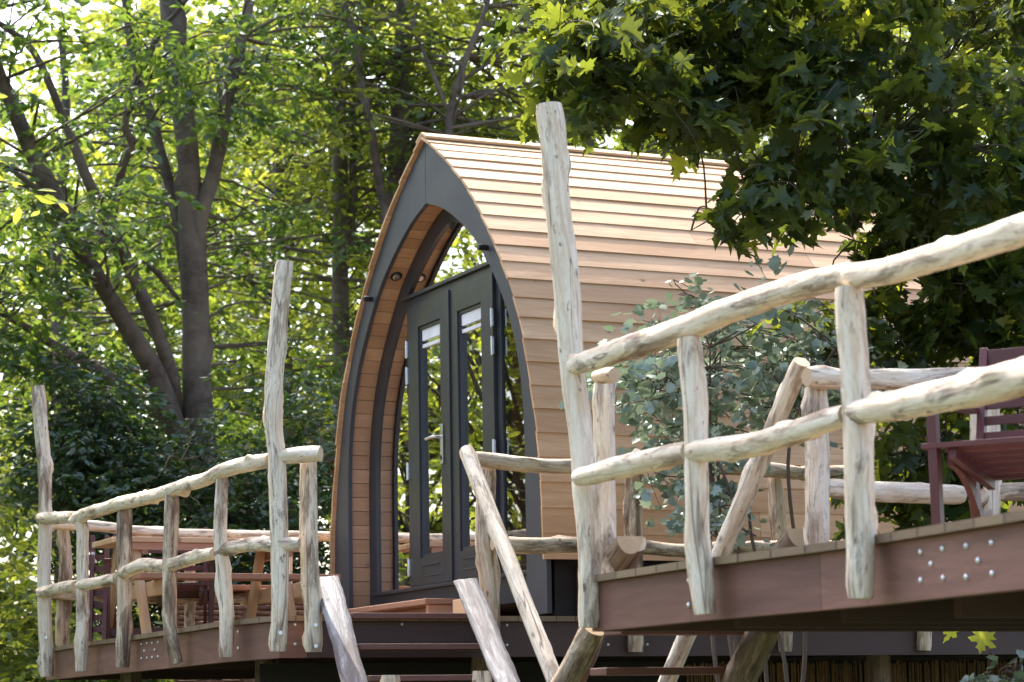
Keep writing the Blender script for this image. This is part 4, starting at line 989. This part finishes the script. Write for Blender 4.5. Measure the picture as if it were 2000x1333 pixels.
# silver leaved shrub between the two decks
shrub('silvery green leaved young poplar growing up between the two decks', 'poplar_shrub',
      [((1330, 1620, 610, 880, 11.6, 12.6), 125, 24, (.12, .12, .09)), ((1230, 1400, 700, 820, 11.6, 12.3), 36, 8, (.08, .1, .05)), ((1270, 1460, 860, 1020, 11.6, 12.3), 38, 9, (.08, .1, .06)), ((1560, 1640, 620, 700, 11.8, 12.4), 14, 3, (.08, .08, .06))],
      'poplar', .055, 15, .25, kind='lobed', flat=1.1, base=(X(1480, 12.2), 12.2, 0), droop=.15, cat='shrub', twigw=.005)
shrub('grey green plant in the bottom right corner below the near deck', 'leafy_plant', [((1930, 2060, 1290, 1400, 10.4, 10.9), 26, 6, (.06, .06, .05))], 'poplar', .05, 12, .16, kind='lobed', flat=1.1, base=(X(1985, 10.6), 10.6, 0), cat='plant')

# maple overhanging from the right
mp = thing('maple_tree', 'dark leaved maple overhanging the pod roof from the right', 'tree'); tm = MB()
TY = 12.9; tb_ = atY(2075, 1200, TY)
trunk = [V(tb_.x+.1, TY, -.05), V(tb_.x+.05, TY, 1.5), atY(2035, 700, TY), atY(2000, 370, TY), atY(2020, 100, TY), atY(2030, -300, TY), atY(2010, -700, TY)]
Cc = tm.log(trunk, [.20, .17, .14, .13, .11, .08, .03], 14, .12)
limbs = [([(2040, 200), (1900, 130), (1700, 110), (1450, 90), (1200, 80), (1020, 110)], 12.7, 11.9, 15), ([(2045, 380), (1900, 330), (1720, 300), (1550, 330), (1420, 410), (1350, 450)], 12.7, 11.6, 12),
         ([(2050, 20), (1880, -60), (1600, -90), (1350, -60), (1100, 10)], 12.9, 12.4, 14), ([(2050, 600), (1900, 520), (1800, 500), (1700, 480), (1640, 460)], 12.6, 12.0, 11),
         ([(2055, 740), (1960, 700), (1860, 660), (1760, 670), (1680, 700)], 12.6, 12.2, 9), ([(2055, 850), (1950, 830), (1850, 860), (1740, 920)], 12.4, 12.3, 8), ([(2040, -200), (1850, -260), (1500, -240), (1200, -200)], 13., 12.5, 14),
         ([(2055, 900), (1960, 650), (1900, 600), (1820, 560)], 12.8, 12.2, 8), ([(1700, 300), (1640, 360), (1560, 400), (1470, 400), (1420, 450), (1380, 470)], 12.0, 11.6, 6)]
LP = []
for pts_, y0, y1, wpx in limbs:
    n_ = len(pts_); Pl = [atY(x, y, y0+(y1-y0)*i/(n_-1)) for i, (x, y) in enumerate(pts_)]
    LP += tm.log(Pl, [wpx/2/FPX*12.5*(1-.85*i/(n_-1)) for i in range(n_)], 8, .08, 1., caps=(0, 1))
lpn = np.array([tuple(c) for c in LP])
MBX = [((1560, 2080, -150, 270, 11.4, 13.2), 150, 50), ((1150, 1560, -150, 80, 11.5, 12.9), 84, 28), ((1300, 1580, 80, 190, 11.5, 12.4), 38, 13), ((1080, 1330, 80, 160, 11.5, 12.3), 24, 10), ((1020, 1200, -40, 80, 11.5, 12.2), 22, 9), ((1640, 2080, 270, 400, 11.4, 12.8), 62, 24), ((1440, 1600, 260, 300, 11.4, 11.9), 9, 4),
       ((1400, 1470, 375, 405, 11.4, 11.8), 4, 3), ((1500, 1640, 330, 370, 11.4, 11.9), 4, 3), ((1750, 2080, 400, 570, 11.9, 12.9), 46, 18), ((1720, 2050, 570, 700, 11.9, 12.9), 30, 13), ((1740, 2030, 720, 960, 12.0, 12.9), 44, 17), ((1400, 2100, -420, -120, 11.4, 13.5), 60, 26), ((1665, 1840, 570, 720, 12.1, 12.9), 24, 9), ((1690, 1850, 740, 980, 12.2, 12.9), 26, 10)]
C = np.concatenate([blob(n_, k, (.10, .12, .07), pxbox(*b_)) for b_, n_, k in MBX])
P_, D, N_, sz, tn, dd = sprays(C, 10, .34, .122, droop=.55, flat=.55, spread=.15)
mi = (rng.random(len(P_)) < .02).astype(int)  # a few scattered leaves are coloured as if sunlit
for i in rng.permutation(len(C))[:520]:
    c = Vector(C[i]); j = int(np.linalg.norm(lpn-C[i], axis=1).argmin()); a_ = Vector(lpn[j])
    if (c-a_).length > 1.1: continue
    tm.log([a_, a_.lerp(c, .5)+V(*rng.normal(size=3))*.04+UP*.03, c, c+Vector(dd[i])*.16], [.006, .0045, .003, .0015], 5, .08, 1., caps=(0, 0))
tm.build('trunk', ['bark', 'bark'], mp)
leaves_mesh('crown', ['maple', 'sunlitleaf'], mp, P_, D, N_, sz, 'maple', tn, mi); rebase(mp, (float(tb_.x), TY, 0))
# hanging sprig below the near deck, sunlight painted in as bright yellow
ys = thing('maple_sprig', 'two maple leaves coloured bright yellow as if sunlit, hanging below the right deck', 'sprig'); yb0 = atY(1880, 1180, 11.0); tm = MB()
q0 = atY(2060, 1150, 11.2); q1 = atY(1960, 1205, 11.05); q2 = atY(1925, 1232, 11.0); q3 = atY(1868, 1222, 11.0); tm.log([q0, q1, q2], [.005, .004, .002], 5, .05); tm.log([q1, q3], [.003, .0015], 5, .05); tm.build('stem', 'twig', ys)
Pn = np.array([tuple(q2), tuple(q3)]); leaves_mesh('leaf_blades', ['sunlitleaf'], ys, Pn, np.array([(-.35, -.1, -1.), (-.6, .3, -.8)]), np.array([(.2, -1., .2), (.75, -.6, .1)]), np.array([.11, .10]), 'maple', np.array([.8, .6])); rebase(ys, tuple(q0))
print('tris ok', sum(len(o.data.polygons) for o in bpy.data.objects if o.type == 'MESH'))
